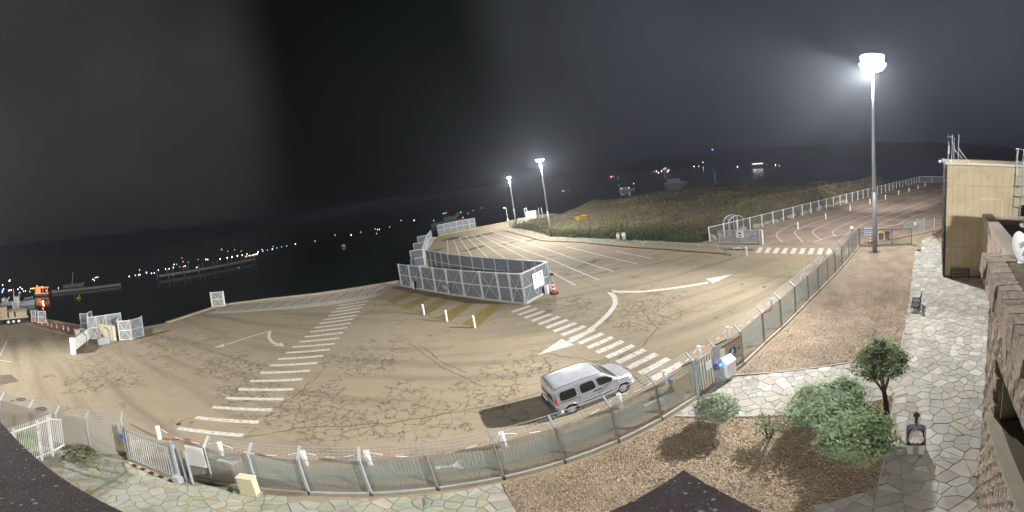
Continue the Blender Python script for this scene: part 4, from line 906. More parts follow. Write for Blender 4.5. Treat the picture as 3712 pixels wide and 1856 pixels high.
MB().add([(x,y,z) for x, y, z in ((-.9,-3,.9),(.9,-3,.9),(.9,2,.9),(0,4,1.1),(-.9,2,.9),(-.5,-3,-.2),(.5,-3,-.2),(.5,2,-.2),(0,3.4,-.2),(-.5,2,-.2))], [(0,4,3,2,1),(0,1,6,5),(1,2,7,6),(2,3,8,7),(3,4,9,8),(4,0,5,9)]).build('hull', 'dim_deck', lm)
MB().tube([(0,0,.9),(0,.5,4.4)], .1).build('mast', 'cream_panel', lm)
yb = thing('yellow_buoy', 'yellow mooring buoy floating on the dark water', 'buoy', (*(-75.22,17.12),-1.5)); yb['_o'] = (0,0,0)
MB().lathe([(.1,-.2),(.6,.1),(.5,.35),(.1,.5)], n=10).build('float', 'yellow', yb); MB().bar((-.3,0,.3), (.5,.2,1.1), .16).build('arm', 'yellow', yb)

# ================================================================ vehicle yard on the right
LB = [(35.58,29.76),(43.1,30.0),(51.1,30.0),(59.2,30.0),(66.2,29.6),(73.9,29.5),(80.8,29.3),(87.5,29.0),(93.8,28.8)]
yb0 = bollard('white bollard on the yard lane line, nearest the entrance', LB[0], 'bollards on the yard lane line', h=1.0, r=.11)
for k, p in enumerate(LB[1:]): dup(yb0, p, 0, 'white bollard on the yard lane line, %s from the entrance' % ORD[k+1])
# white fence
WFp = [(24.0,35.5)]+[(26.45+2.42*k, 35.42-.017*k*2.42) for k in range(33)]
wfn = thing('white_fence', 'long white post fence with horizontal wires between the vehicle yard and the grass bank', 'fence', WFp[0])
pbase = None
for p in WFp:
    if pbase is None: pbase = MB().bar((*p,0), (*p,2.05), .10).build('post', 'white_clean', wfn)
    else: copy_part(pbase, wfn, (p[0]-WFp[0][0], p[1]-WFp[0][1], 0))
for a, b in zip(WFp[:-1], WFp[1:]):
    mb = MB()
    for k in range(9): mb.bar((*a,.12+.22*k), (*b,.12+.22*k), .022)
    L_ = hypot(b[0]-a[0], b[1]-a[1])
    for k in range(1, int(L_/.4)): c = lerp(a, b, k*.4/L_); mb.bar((*c,.12), (*c,1.95), .008)
    o = mb.build('wire_panel', 'galv', wfn)
mb = MB(); mb.bar((24.0,35.5,1.95), (104.0,34.1,1.95), .05); mb.build('top_rail', 'white_clean', wfn)
ef = thing('end_fence', 'white tubular fence closing the far end of the vehicle yard', 'fence', (104,34.1))
EF = [(104.0,34.1),(106,30.2),(108.1,26.3),(110.1,22.5),(112,18.5),(114,14.5)]
for p in EF: MB().bar((*p,0), (*p,2.1), .12).build('post', 'white_clean', ef)
for a, b in zip(EF[:-1], EF[1:]):
    for z in (.15, 2.0): MB().bar((*a,z), (*b,z), .07).build('rail', 'white_clean', ef)
    bars = MB()
    for k in range(1, 14): c = lerp(a, b, k/14); bars.bar((*c,.15), (*c,2.0), .03)
    o = bars.build('bar', 'white_clean', ef); o['kind'] = 'stuff'
for k in range(22):
    x = 24.8+k*1.6+R0.uniform(-.4,.4)
    boulder('pale boulder along the foot of the white post fence, %s from the entrance' % ORDN[k], (x, 36.0+R0.uniform(-.15,.5), .15), (R0.uniform(.4,.95), R0.uniform(.35,.6), R0.uniform(.3,.55)), 'boulders along the white fence', 100+k)
# exit gate with signs
x0, x1 = (23.9,33.17), (26.67,28.72); xd = atan2(x1[1]-x0[1], x1[0]-x0[0])
eg = thing('exit_gate', 'grey barred sliding gate with exit sign at the yard entrance', 'gate', lerp(x0, x1, .5))
fr = MB()
for t0, z0, t1, z1 in ((0,.2,1,.2),(0,1.85,1,1.85),(0,.1,0,1.9),(1,.1,1,1.9),(.44,.1,.44,1.9)): fr.bar(to(x0,x1,t0,z0), to(x0,x1,t1,z1), .08)
fr.build('gate_frame', 'galv', eg)
for k in range(38): t_ = (k+1)/39; MB().bar(to(x0,x1,t_,.22), to(x0,x1,t_,1.83), .035).build('bar', 'galv', eg)
for t_, m_ in ((1.03,'galv'),(1.09,'white_paint')): MB().bar(to(x0,x1,t_,0), to(x0,x1,t_,1.95), .22, .16).build('gate_post', m_, eg)
c = lerp(x0, x1, .55); es = thing('exit_sign', 'white exit sign with a black car pictogram and arrow on the grey barred gate', 'sign', (c[0]-.10,c[1]-.06,0), xd); es['_o'] = (0,0,0)
MB().box((0,0,1.45), (.98,.02,.98)).build('board', 'white_clean', es); text('SORTIE - EXIT', .14, 'lettering', 'black', es, (0,-.014,1.83), (pi/2,0,0))
pict_car(0, 1.42, .5, es); pict_arrow(0, 1.18, .46, es)
c = lerp(x0, x1, .88); ad = thing('arrow_sign', 'round blue sign with a white arrow on the grey barred exit gate', 'sign', (c[0]-.10,c[1]-.06,0), xd); ad['_o'] = (0,0,0)
def disc(x, y, z, r, th, name, m, root, n=24):
    mb = MB(); mb.v = [(x+r*cos(2*pi*k/n), y, z+r*sin(2*pi*k/n)) for k in range(n)]+[(x+r*cos(2*pi*k/n), y+th, z+r*sin(2*pi*k/n)) for k in range(n)]
    mb.f = [tuple(range(n)), tuple(range(2*n-1, n-1, -1))]+[(k, n+k, n+(k+1) % n, (k+1) % n) for k in range(n)]; mb.mi = [0]*(n+2); return mb.build(name, m, root)
disc(0,0,1.45,.27,.02,'rim','white_clean',ad); disc(0,-.006,1.45,.235,.006,'disc','blue_sign',ad); pict_arrow(0,1.45,.34,ad,-.012,'white_clean')
ar = thing('arched_turnstile', 'arched metal turnstile cage behind the exit gate in the white fence', 'turnstile', (29.0,36.3,0)); ar['_o'] = (0,0,0)
for s in (-.6,.6): MB().tube([(-1.3,s,0),(-1.3,s,1.9)]+[(-1.3*cos(a),s,1.9+.75*sin(a)) for a in [pi*k/10 for k in range(1,10)]]+[(1.3,s,1.9),(1.3,s,0)], .06).build('arch', 'galv', ar)
for k in range(5): a = pi*(k+1)/6; MB().bar((-1.3*cos(a),-.6,1.9+.75*sin(a)), (-1.3*cos(a),.6,1.9+.75*sin(a)), .05).build('crossbar', 'galv', ar)
for x in (-.5,.5,1.0): MB().bar((x,.6,0), (x,.6,2.3), .07).build('upright', 'galv', ar)
# pavement furniture: hoops, bins, bollard
HP = [((14.35,43.88),(14.93,43.0)),((15.48,42.16),(15.92,41.45)),((16.46,40.5),(17.02,39.3)),((17.7,38.4),(18.2,37.45)),((19.0,36.05),(19.44,35.1)),((20.1,33.9),(20.6,32.95)),((21.3,31.6),(21.75,30.6)),((22.15,29.4),(22.4,28.3)),
      ((12.9,46.0),(13.4,45.2)),((11.4,48.5),(11.9,47.7)),((9.8,51.0),(10.3,50.3)),((8.3,53.2),(8.8,52.5)),((6.9,55.2),(7.3,54.4)),((5.4,57.6),(5.7,56.8)),((4.4,60.5),(4.65,59.6)),((3.5,63.2),(3.8,62.3)),((2.6,65.8),(2.9,65)),((1.7,68.6),(2,67.7)),((.8,71.2),(1.1,70.3))]
HN = sorted(range(len(HP)), key=lambda i: hypot(*HP[i][0]))
ON = ORD+['tenth','eleventh','twelfth','thirteenth','fourteenth','fifteenth','sixteenth','seventeenth','eighteenth','nineteenth']
for rank, i in enumerate(HN):
    a, b = HP[i]; L_ = 1.25; c = lerp(a, b, .5); an = atan2(b[1]-a[1], b[0]-a[0])
    lab = 'grey steel hoop rail along the pavement kerb, %s from the yard crossing' % ON[rank]
    if rank == 0:
        hp = thing('hoop_rail', lab, 'hoop rail', (*c,.11), an, 'hoop rails along the pavement kerb'); hp['_o'] = (0,0,0)
        MB().tube([(-.62,0,0),(-.58,0,.45),(-.42,0,.66),(-.15,0,.76),(.15,0,.76),(.42,0,.66),(.58,0,.45),(.62,0,0)], .03).build('hoop', 'galv', hp)
        for s in (-.62,.62): MB().box((s,0,.01), (.14,.14,.02)).build('foot_plate', 'galv_dark', hp)
    else: dup(hp, (*c,.11), an, lab)
bollard('white bollard standing alone on the pavement corner beside the yard crosswalk', (22.82,26.73), None, h=1.0, r=.11)
def bin_(label, loc, lid):
    t_ = thing('litter_bin', label, 'bin', loc, group='bins on the pavement'); t_['_o'] = (0,0,0)
    MB().lathe([(.27,.05),(.29,.95)], n=12).build('drum', 'white_paint', t_, smooth=True); MB().lathe([(.31,.95),(.31,1.08),(.1,1.16)], n=12).build('lid', lid, t_); MB().lathe([(.2,0),(.2,.06)], n=10).build('base', 'galv_dark', t_)
bin_('white drum bin with a yellow lid on the pavement by the green fence', (15.1,47.0,.11), 'yellow'); bin_('white drum bin with a white lid on the pavement by the green fence', (15.75,46.25,.11), 'white_clean')
# green mesh fence
gfn = thing('green_fence', 'green mesh fence with thin posts in front of the brambles along the pavement', 'fence', GFB[6])
for a, b in zip(GFB[:-1], GFB[1:]):
    L_ = hypot(b[0]-a[0], b[1]-a[1]); n = max(1, round(L_/2.5))
    for k in range(n):
        p, q = lerp(a, b, k/n), lerp(a, b, (k+1)/n); MB().bar((*p,.1), (*p,1.65), .06).build('post', 'wire_green', gfn)
        MB().add([(*p,.15),(*q,.15),(*q,1.55),(*p,1.55)], [(0,1,2,3)]).build('mesh_panel', 'mesh_green', gfn)
# dark sliding gate on the right
r0_, r1_ = (31.92,17.59), (34.68,12.25)
rg = thing('dark_gate', 'dark barred sliding gate standing on the gravel behind the nearest mast', 'gate', lerp(r0_, r1_, .5))
fr = MB()
for t0, z0, t1, z1 in ((0,.22,1,.22),(0,2.05,1,2.05),(0,.1,0,2.1),(1,.1,1,2.1),(.62,.1,.62,2.1)): fr.bar(to(r0_,r1_,t0,z0), to(r0_,r1_,t1,z1), .09 if z0 != z1 or z0 > 1 else .14)
fr.build('gate_frame', 'galv_dark', rg)
for k in range(34): t_ = (k+1)/35; MB().bar(to(r0_,r1_,t_,.25), to(r0_,r1_,t_,2.02), .035).build('bar', 'galv_dark', rg)
structure(MB().strip([r0_, lerp(r0_, r1_, 1.1)], .3, .012).build('gate_track', 'concrete_light'))
fr = MB().bar((31.6,18.4,0), (31.6,18.4,2.2), .28).build('gate_pillar', 'galv'); tag(fr, 'round topped grey pillar where the fence meets the dark gate', 'pillar')
MB().lathe([(.22,2.2),(.2,2.32),(.08,2.42)], (31.6,18.4,0), 10).build('cap', 'white_paint', fr)
nb = thing('notice_board', 'white notice board with a blue grid behind the bars of the dark gate', 'sign', (33.6,17.3,0), -1.1); nb['_o'] = (0,0,0)
MB().box((0,0,1.35), (.95,.03,1.15)).build('board', 'white_clean', nb)
for k in range(4): MB().box((0,-.02,.92+.29*k), (.9,.006,.07)).build('blue_line', 'blue_sign', nb)
MB().bar((0,.03,0), (0,.03,1.9), .06).build('stem', 'galv', nb)
cone('red cone with a dark base behind the left bars of the dark gate', (33.4,16.9,0), 1.0)
def wheelie(label, loc, lid):
    t_ = thing('wheelie_bin', label, 'bin', loc, -1.1, 'wheelie bins behind the dark gate'); t_['_o'] = (0,0,0)
    b = MB(); b.v = [(-.24,-.26,.1),(.24,-.26,.1),(.24,.26,.1),(-.24,.26,.1),(-.29,-.33,1.0),(.29,-.33,1.0),(.29,.33,1.0),(-.29,.33,1.0)]; b.f = [(0,3,2,1),(4,5,6,7),(0,1,5,4),(1,2,6,5),(2,3,7,6),(3,0,4,7)]; b.mi = [0]*6; b.build('tub', 'galv_dark', t_)
    MB().box((0,0,1.04), (.62,.72,.08)).build('lid', lid, t_)
    for s in (-.22,.22): MB().tube([(s-.03,.28,.1),(s+.03,.28,.1)], .1, 10).build('wheel', 'rubber', t_)
wheelie('dark wheelie bin with a yellow lid behind the dark gate', (35.31,16.45,0), 'yellow'); wheelie('dark wheelie bin with a dark lid behind the dark gate', (35.68,15.75,0), 'black')
# low wall, side gate and plates beyond it
lw = [(33.6,17.2),(36.2,15.2),(39.0,13.48),(42.9,11.0),(45,9.6)]
for a, b in zip(lw[:-1], lw[1:]): structure(MB().bar((*a,.1), (*b,.1), .2, .2).build('low_kerb', 'kerb_stone'))
rgt = thing('side_gate', 'small pale barred gate with a glass like leaf beyond the dark gate', 'gate', (40,12.9))
h0, h1 = (39.69,13.28), (40.72,12.57)
for p in (h0, h1): MB().bar((*p,0), (*p,2.15), .1).build('gate_post', 'galv', rgt)
for k in range(8): t_ = (k+.5)/8; MB().bar(to(h0,h1,t_,.15), to(h0,h1,t_,1.95), .03).build('bar', 'galv', rgt)
for z in (.15,1.95): MB().bar(to(h0,h1,0,z), to(h0,h1,1,z), .05).build('rail', 'galv', rgt)
sfn = thing('wire_fence', 'thin wire fence with pale posts to the right of the small side gate', 'fence', (41.6,12)); 
for k in range(4): p = lerp(h1, (45,9.6), k/3); MB().bar((*p,.2), (*p,2.0), .06).build('post', 'white_paint', sfn)
for z in (.5,1.0,1.5,1.95): MB().bar((*h1,z), (45,9.6,z), .02).build('wire', 'galv', sfn)
pl = thing('plate_fence', 'pale corrugated plate on posts left of the small side gate', 'panel', (38.6,14)); p, q = (37.9,14.4), (39.1,13.62)
MB().bar((*p,1.45), (*q,1.45), .04, 1.0).build('plate', 'galv', pl); MB().bar((*p,0), (*p,2.0), .06).build('post', 'galv', pl); MB().bar((*q,0), (*q,2.1), .06).build('post', 'galv', pl)
nt_ = thing('notice', 'small white notice with blue heading beside the corrugated plate', 'sign', (39.35,13.4,0), -.6); nt_['_o'] = (0,0,0)
MB().box((0,-.03,1.6), (.42,.03,.6)).build('board', 'white_clean', nt_); MB().box((0,-.05,1.85), (.42,.01,.08)).build('heading', 'blue_sign', nt_); MB().bar((0,.02,0), (0,.02,1.9), .06).build('stem', 'galv', nt_)
vb = MB().box((32.95,10.75,.09), (.5,.36,.18), .25).build('valve_cover', 'wire_green'); tag(vb, 'small green valve box set in the gravel beside the paving', 'valve box')
# pier tip: white booth, fence, signs, lamp post
bt = thing('pier_booth', 'white booth behind railings at the pier tip', 'booth', (5.0,91.2,0), -.4); bt['_o'] = (0,0,0)
MB().box((0,0,1.3), (2.9,1.6,2.1)).build('cabin', 'white_paint', bt); MB().box((0,-.81,1.45), (2.2,.03,1.2)).build('window_board', 'cream_panel', bt)
for x in (-2.2,-1.5,2.0,2.9): MB().bar((x,.6,0), (x-.1,.7,3.3 if x < 0 else 3.0), .1).build('frame_post', 'white_paint', bt)
MB().bar((-2.2,.6,3.2), (-1.5,.7,3.35), .1).build('frame_beam', 'white_paint', bt)
for k in range(3):
    o = thing('barrier_sign', ('white warning plate on the pier railing, left of three', 'white warning plate on the pier railing, middle of three', 'white warning plate on the pier railing, right of three')[k], 'sign', (1.3+1.1*k,84.3-.55*k,0), -.45, 'warning plates on the pier railing'); o['_o'] = (0,0,0)
    MB().box((0,0,1.3), (1.0,.04,.75)).build('plate', 'white_clean', o); MB().box((0,-.03,1.3), (.45,.01,.1)).build('blue_mark', 'blue_sign', o); MB().bar((0,.05,0), (0,.05,1.7), .07).build('stem', 'galv_dark', o)
rl = thing('pier_railing', 'dark railing around the foot of the farthest mast', 'railing', (-1.6,82)); RP = [(-2.6,80.3),(-1.2,84),(1.2,84.6),(4.2,83.0)]
for a, b in zip(RP[:-1], RP[1:]):
    for k in range(4): p = lerp(a, b, k/3); MB().bar((*p,0), (*p,1.6), .07).build('post', 'galv_dark', rl)
    MB().bar((*a,1.55), (*b,1.55), .06).build('rail', 'galv_dark', rl)
pl2 = thing('small_lamp_post', 'small white lamp post on the quay edge left of the farthest mast', 'lamp post', (-2.0,95.4,0)); pl2['_o'] = (0,0,0)
MB().lathe([(.3,0),(.28,.6),(.08,.7)], n=10).build('base', 'white_paint', pl2); MB().tube([(0,0,.5),(0,0,4.0),(-.5,0,4.2)], .07).build('pole', 'white_paint', pl2); MB().box((-.6,0,4.1), (.5,.25,.18)).build('lamp_head', 'white_paint', pl2)
yc = thing('yellow_skip', 'yellow metal skip half hidden in the grass field', 'skip', (15.2,73.6,fz(15.2,73.6)-.15), .5); yc['_o'] = (0,0,0)
b = MB(); b.v = [(-1,-.6,0),(1,-.6,0),(1,.6,0),(-1,.6,0),(-1.3,-.75,1.2),(1.3,-.75,1.2),(1.3,.75,1.2),(-1.3,.75,1.2)]; b.f = [(0,3,2,1),(0,1,5,4),(1,2,6,5),(2,3,7,6),(3,0,4,7)]; b.mi = [0]*5; b.build('tub', 'yellow', yc)
MB().box((0,-.77,1.12), (2.6,.06,.12)).build('rim', 'yellow', yc)

# ================================================================ gravel beds
def gravel_mat(name, c0, c1, c2, sc=9):
    m = bpy.data.materials.new(name); m.use_nodes = True; MATS[name] = m; t = m.node_tree; b = t.nodes['Principled BSDF']; L = t.links.new; b.inputs['Roughness'].default_value = .95
    co = t.nodes.new('ShaderNodeTexCoord'); v = t.nodes.new('ShaderNodeTexVoronoi'); v.inputs['Scale'].default_value = sc; L(co.outputs['Object'], v.inputs['Vector'])
    r = t.nodes.new('ShaderNodeValToRGB'); r.color_ramp.elements[0].color = (*c0,1); r.color_ramp.elements[1].color = (*c2,1); e = r.color_ramp.elements.new(.5); e.color = (*c1,1)
    L(v.outputs['Color'], r.inputs[0]); n = t.nodes.new('ShaderNodeTexNoise'); n.inputs['Scale'].default_value = .7; n.inputs['Detail'].default_value = 6; L(co.outputs['Object'], n.inputs['Vector'])
    r2 = t.nodes.new('ShaderNodeValToRGB'); r2.color_ramp.elements[0].position = .35; r2.color_ramp.elements[0].color = (.72,.70,.66,1); r2.color_ramp.elements[1].position = .7; r2.color_ramp.elements[1].color = (1.1,1.05,1,1); L(n.outputs[0], r2.inputs[0])
    mx = t.nodes.new('ShaderNodeMixRGB'); mx.blend_type = 'MULTIPLY'; mx.inputs[0].default_value = 1; L(r.outputs[0], mx.inputs[1]); L(r2.outputs[0], mx.inputs[2]); L(mx.outputs[0], b.inputs['Base Color'])
    bp = t.nodes.new('ShaderNodeBump'); bp.inputs['Distance'].default_value = .06; L(v.outputs['Distance'], bp.inputs['Height']); bp.invert = True; L(bp.outputs[0], b.inputs['Normal']); return m
gravel_mat('gravel', (.235,.19,.145), (.335,.275,.215), (.42,.355,.285), 17)
gravel_mat('mulch', (.22,.18,.125), (.35,.285,.205), (.44,.37,.275), 17)
BEDA = [(7.75,11.4)]+[(p[0]+.05,p[1]-.18) for p in FP[11:]]+[(32.2,17.3),(34.6,12.0),(36.4,12.6),(37.15,11.8),(33.07,10.54),(32.54,11.13),(22.95,8.17),(16.8,6.32),(14.69,5.69),(13.02,7.05),(10.64,9.28),(8.2,11.2)]
BEDB = [(-1.9,8.55)]+[(p[0]+.05,p[1]-.18) for p in FP[6:9]]+[(4.55,10.4),(6.41,8.85),(7.68,7.58),(10.87,4.54),(9.34,4.02),(5.92,2.93),(4.4,3.9),(3.6,2.6),(.5,2.0),(-1.1,4.2),(-1.5,7.0)]
structure(MB().sheet(BEDA, .012).build('gravel_bed', 'gravel')); structure(MB().sheet(BEDB, .012).build('mulch_bed', 'mulch'))
def scatter(poly, n, s0, s1, name, ms, near=None, seed=1):
    r = random.Random(seed); xs = [p[0] for p in poly]; ys = [p[1] for p in poly]; mb = MB(); k = 0
    while k < n:
        p = (r.uniform(min(xs), max(xs)), r.uniform(min(ys), max(ys)))
        if not inside(p, poly) or (near and hypot(*p) > near*(.35+.65*r.random())): k += 0; 
        else:
            k += 1; mb.cur = r.randrange(len(ms)); s = r.uniform(s0, s1); a = r.uniform(0, 6.28); z = .012
            q = [(p[0]+cos(a+i*2.09+r.uniform(-.4,.4))*s*r.uniform(.6,1.2), p[1]+sin(a+i*2.09)*s*r.uniform(.6,1.2), z+r.uniform(0,s*.35)) for i in range(3)]
            mb.add(q+[(p[0], p[1], z+s*r.uniform(.5,.95))], [(0,1,3),(1,2,3),(2,0,3)])
    o = mb.build(name, ms); o['kind'] = 'stuff'; return o
for n_, c in (('chip_pale',(.44,.36,.28)), ('chip_red',(.35,.255,.195)), ('chip_dark',(.19,.145,.11)), ('chip_tan',(.38,.30,.20))): mat(n_, c, .95)
scatter(BEDB, 9000, .02, .06, 'wood_chips', ['chip_pale','chip_red','chip_dark','chip_tan'], None, 2)
scatter(BEDA, 9000, .02, .05, 'gravel_stones', ['chip_pale','chip_red','chip_dark','chip_tan'], 34, 3)
# ================================================================ crazy paving, stone by stone
def clip(poly, a, b):
    """keep the part of poly left of a->b"""
    out = []; dx, dy = b[0]-a[0], b[1]-a[1]; sd = lambda p: dx*(p[1]-a[1])-dy*(p[0]-a[0])
    for i in range(len(poly)):
        p, q = poly[i], poly[(i+1) % len(poly)]; sp_, sq = sd(p), sd(q)
        if sp_ >= 0: out.append(p)
        if sp_*sq < 0: t_ = sp_/(sp_-sq); out.append((p[0]+(q[0]-p[0])*t_, p[1]+(q[1]-p[1])*t_))
    return out
def paving(name, region, spacing, ms, seed, maxp=300, gap=.008, stretch=1.0):
    ar = sum(region[i][0]*region[(i+1)%len(region)][1]-region[(i+1)%len(region)][0]*region[i][1] for i in range(len(region)))
    if ar < 0: region = region[::-1]
    r = random.Random(seed); xs = [p[0] for p in region]; ys = [p[1] for p in region]; P = []
    nx, ny = int((max(xs)-min(xs))/spacing)+2, int((max(ys)-min(ys))/spacing)+2
    for i in range(-1, nx):
        for j in range(-1, ny):
            if r.random() < .17: continue
            P.append((min(xs)+(i+.5*(j%2)+r.uniform(-.8,.8))*spacing, min(ys)+(j+r.uniform(-.8,.8))*spacing))
    grid = {}
    for p in P: grid.setdefault((int(p[0]//(spacing*2)), int(p[1]//(spacing*2))), []).append(p)
    cells = []
    for p in P:
        if not inside(p, region): continue
        c = [(p[0]-2*spacing,p[1]-2*spacing),(p[0]+2*spacing,p[1]-2*spacing),(p[0]+2*spacing,p[1]+2*spacing),(p[0]-2*spacing,p[1]+2*spacing)]
        gx, gy = int(p[0]//(spacing*2)), int(p[1]//(spacing*2))
        for ix in (-1,0,1):
            for iy in (-1,0,1):
                for q in grid.get((gx+ix,gy+iy), []):
                    if q is p: continue
                    d = hypot(q[0]-p[0], q[1]-p[1])
                    if d < 1e-6 or d > spacing*3: continue
                    u = ((q[0]-p[0])/d, (q[1]-p[1])/d); m_ = (p[0]+u[0]*(d/2-gap), p[1]+u[1]*(d/2-gap)); c = clip(c, m_, (m_[0]-u[1], m_[1]+u[0]))
                    if len(c) < 3: break
        for i in range(len(region)):
            a, b = region[i], region[(i+1) % len(region)]
            if pdist(p, [a, b]) < spacing*1.6:
                L_ = hypot(b[0]-a[0], b[1]-a[1]); t_ = ((p[0]-a[0])*(b[0]-a[0])+(p[1]-a[1])*(b[1]-a[1]))/L_/L_
                if -.3 < t_ < 1.3 and (b[0]-a[0])*(p[1]-a[1])-(b[1]-a[1])*(p[0]-a[0]) > 0: c = clip(c, a, b)
        if len(c) >= 3: cells.append(c)
    bed = structure(MB().sheet(region, .014).build(name, 'mortar'))
    cells.sort(key=lambda c: hypot(c[0][0], c[0][1])); rest = MB()
    for k, c in enumerate(cells):
        cx, cy = sum(p[0] for p in c)/len(c), sum(p[1] for p in c)/len(c); z = .036+r.uniform(-.006,.008); n = len(c)
        a = sum(c[i][0]*c[(i+1)%n][1]-c[(i+1)%n][0]*c[i][1] for i in range(n))
        if a < .01: continue
        mb = MB() if k < maxp else rest; mb.cur = r.randrange(len(ms)) if k >= maxp else 0
        lo = [(x,y,.014) for x,y in c]; hi = [(x+(cx-x)*.03, y+(cy-y)*.03, z+r.uniform(-.003,.003)) for x,y in c]
        mb.add(lo+hi, [(i,(i+1)%n,n+(i+1)%n,n+i) for i in range(n)]+[tuple(range(n,2*n))])
        if k < maxp: mb.build('flagstone', ms[r.randrange(len(ms))], bed)
    if rest.v: o = rest.build('flagstone_rest', ms, bed); o['kind'] = 'stuff'
    return bed
def stone(n, c, v=.16): mat(n, c, .85, var=v, scale=2.2, bump=.006, bscale=16, dirt=tuple(x*.72 for x in c), dscale=1.1)
stone('slab_grey', (.375,.365,.335)); stone('slab_green', (.35,.36,.32)); stone('slab_beige', (.42,.39,.335)); stone('slab_pink', (.385,.35,.31)); stone('slab_pale', (.47,.455,.42)); stone('slab_dark', (.325,.315,.29))
RP_ = [(37.15,11.74),(33.07,10.54),(32.54,11.13),(22.95,8.17),(16.8,6.32),(14.69,5.69),(13.02,7.05),(10.64,9.28),(8.0,11.5),(7.45,11.35),(6.05,10.95),(4.55,10.45),(6.41,8.85),(7.68,7.58),(10.87,4.54),(9.34,4.02),(5.92,2.93),(4.4,3.9),(3.4,2.6),(3.2,-.4),(6.4,.43),(13.8,-.6),(27.4,3.1),(26.5,6.35),(36,8.9),(40,11.2)]
paving('flagstone_path', RP_, .41, ['slab_grey','slab_green','slab_beige','slab_pink','slab_pale','slab_dark','slab_grey'], 11)
RT = [(-1.95,8.6),(-5.4,7.4),(-8.6,6.1),(-10.8,5.15),(-13.3,3.95),(-14.1,4.1),(-15.5,2.0),(-14.0,-1.2),(-9,.6),(-4,2.4),(-1.1,4.2),(-1.5,7.0)]
stone('slab_moss', (.31,.32,.235)); stone('slab_ochre', (.385,.36,.25)); stone('slab_sage', (.345,.36,.28))
paving('flagstone_terrace', RT, .34, ['slab_moss','slab_ochre','slab_sage','slab_beige','slab_sage','slab_green'], 12)
for pts in ([(8.2,11.45),(10.64,9.33),(13.02,7.1),(14.72,5.74),(16.8,6.37)], [(4.55,10.42),(6.41,8.82),(7.68,7.55)], [(10.87,4.54),(9.34,4.02),(5.92,2.93)]):
    for a, b in zip(pts[:-1], pts[1:]): structure(MB().bar((*a,.03), (*b,.03), .07, .07).build('edging', 'concrete'))
# ================================================================ shrubs and tree
def foliage(name, c, rad, n, ls, ms, root, seed, lumps=12, flat=0.):
    r = random.Random(seed); mb = MB(); C0 = Vector(c)
    cl = []
    for _ in range(lumps):
        d = Vector((r.gauss(0,1), r.gauss(0,1), r.gauss(0,.9)+.25)); d.normalize(); cl.append((Vector((d.x*rad[0], d.y*rad[1], d.z*rad[2]))*r.uniform(.45,.78), r.uniform(.26,.46)))
    for k in range(n):
        o, s = cl[r.randrange(lumps)]; d = Vector((r.gauss(0,1), r.gauss(0,1), r.gauss(0,1))); d.normalize(); rr = r.random()**.35*(1.28 if r.random() < .14 else 1)
        p = C0+o+Vector((d.x*rad[0], d.y*rad[1], d.z*rad[2]))*s*rr
        if p.z < .08: continue
        out = (p-C0); out.normalize(); nrm = (out+Vector((r.uniform(-.9,.9), r.uniform(-.9,.9), r.uniform(-.3,1.1)))).normalized()
        u = nrm.cross(Vector((r.uniform(-1,1), r.uniform(-1,1), r.uniform(-1,1)))).normalized(); v = nrm.cross(u); a = ls*r.uniform(.6,1.35)
        mb.cur = min(len(ms)-1, int(r.random()**.8*len(ms))) ; mb.add([p-u*a, p+v*a*.42, p+u*a, p-v*a*.42], [(0,1,2,3)])
    return mb.build(name, ms, root)
def stems(base, top, rad, n, r0, root, seed, m='bark'):
    r = random.Random(seed)
    for _ in range(n):
        a = r.uniform(0, 6.28); k = r.uniform(.3,1); e = (base[0]+cos(a)*rad*k, base[1]+sin(a)*rad*k, top*r.uniform(.7,1)); mid_ = lerp((*base,0), e, .5)
        MB().tube([(base[0]+cos(a)*.06, base[1]+sin(a)*.06, -.03), (mid_[0]+r.uniform(-.06,.06), mid_[1]+r.uniform(-.06,.06), mid_[2]), e], [r0, r0*.7, r0*.25], 5).build('stem', m, root)
G1, G2_, G3, G4, G5 = (5.6,9.0), (6.2,7.05), (8.35,6.0), (6.95,3.95), (9.69,4.35)
s1 = thing('shrub', 'round grey green shrub beside the pedestrian gate path, leftmost in the mulch bed', 'shrub', (*G1,0)); stems(G1, .9, .5, 6, .025, s1, 1)
foliage('foliage', (*G1,.98), (.92,.92,.72), 6500, .07, ['leaf_grey','leaf_mid','leaf_grey'], s1, 1, 22)
s2 = thing('shrub', 'thin sparse bronze shrub with bare stems between the round shrub and the big shrub', 'shrub', (*G2_,0)); stems(G2_, 1.5, .62, 13, .017, s2, 2)
foliage('foliage', (*G2_,1.12), (.62,.62,.55), 800, .055, ['leaf_bronze','leaf_mid'], s2, 2, 14)
s3 = thing('shrub', 'wide dense shrub standing at the path edge left of the small tree', 'shrub', (*G3,0)); stems(G3, 1.2, .8, 7, .035, s3, 3)
foliage('foliage', (*G3,1.2), (1.75,1.55,.95), 15000, .08, ['leaf_mid','leaf_grey','leaf_green'], s3, 3, 44)
s4 = thing('shrub', 'dense feathery green shrub in front, beside the litter bin', 'shrub', (*G4,0)); stems(G4, 1.5, .7, 7, .035, s4, 4)
foliage('foliage', (*G4,1.55), (1.28,1.2,1.15), 14000, .08, ['leaf_green','leaf_mid','leaf_green'], s4, 4, 42)
tr_ = thing('tree', 'small round crowned tree with a dark forked trunk at the paving corner', 'tree', (*G5,0))
MB().tube([(9.69,4.35,-.05),(9.72,4.40,.8),(9.66,4.45,1.45),(9.75,4.55,2.3)], [.12,.10,.09,.05], 8).build('trunk', 'bark', tr_)
for k, e in enumerate(((10.2,4.3,2.6),(9.35,4.9,2.7),(9.9,4.9,3.2),(9.5,4.1,2.9))): MB().tube([(9.67,4.44,1.35),lerp((9.67,4.44,1.35), e, .55),e], [.065,.045,.015], 6).build('limb', 'bark', tr_)
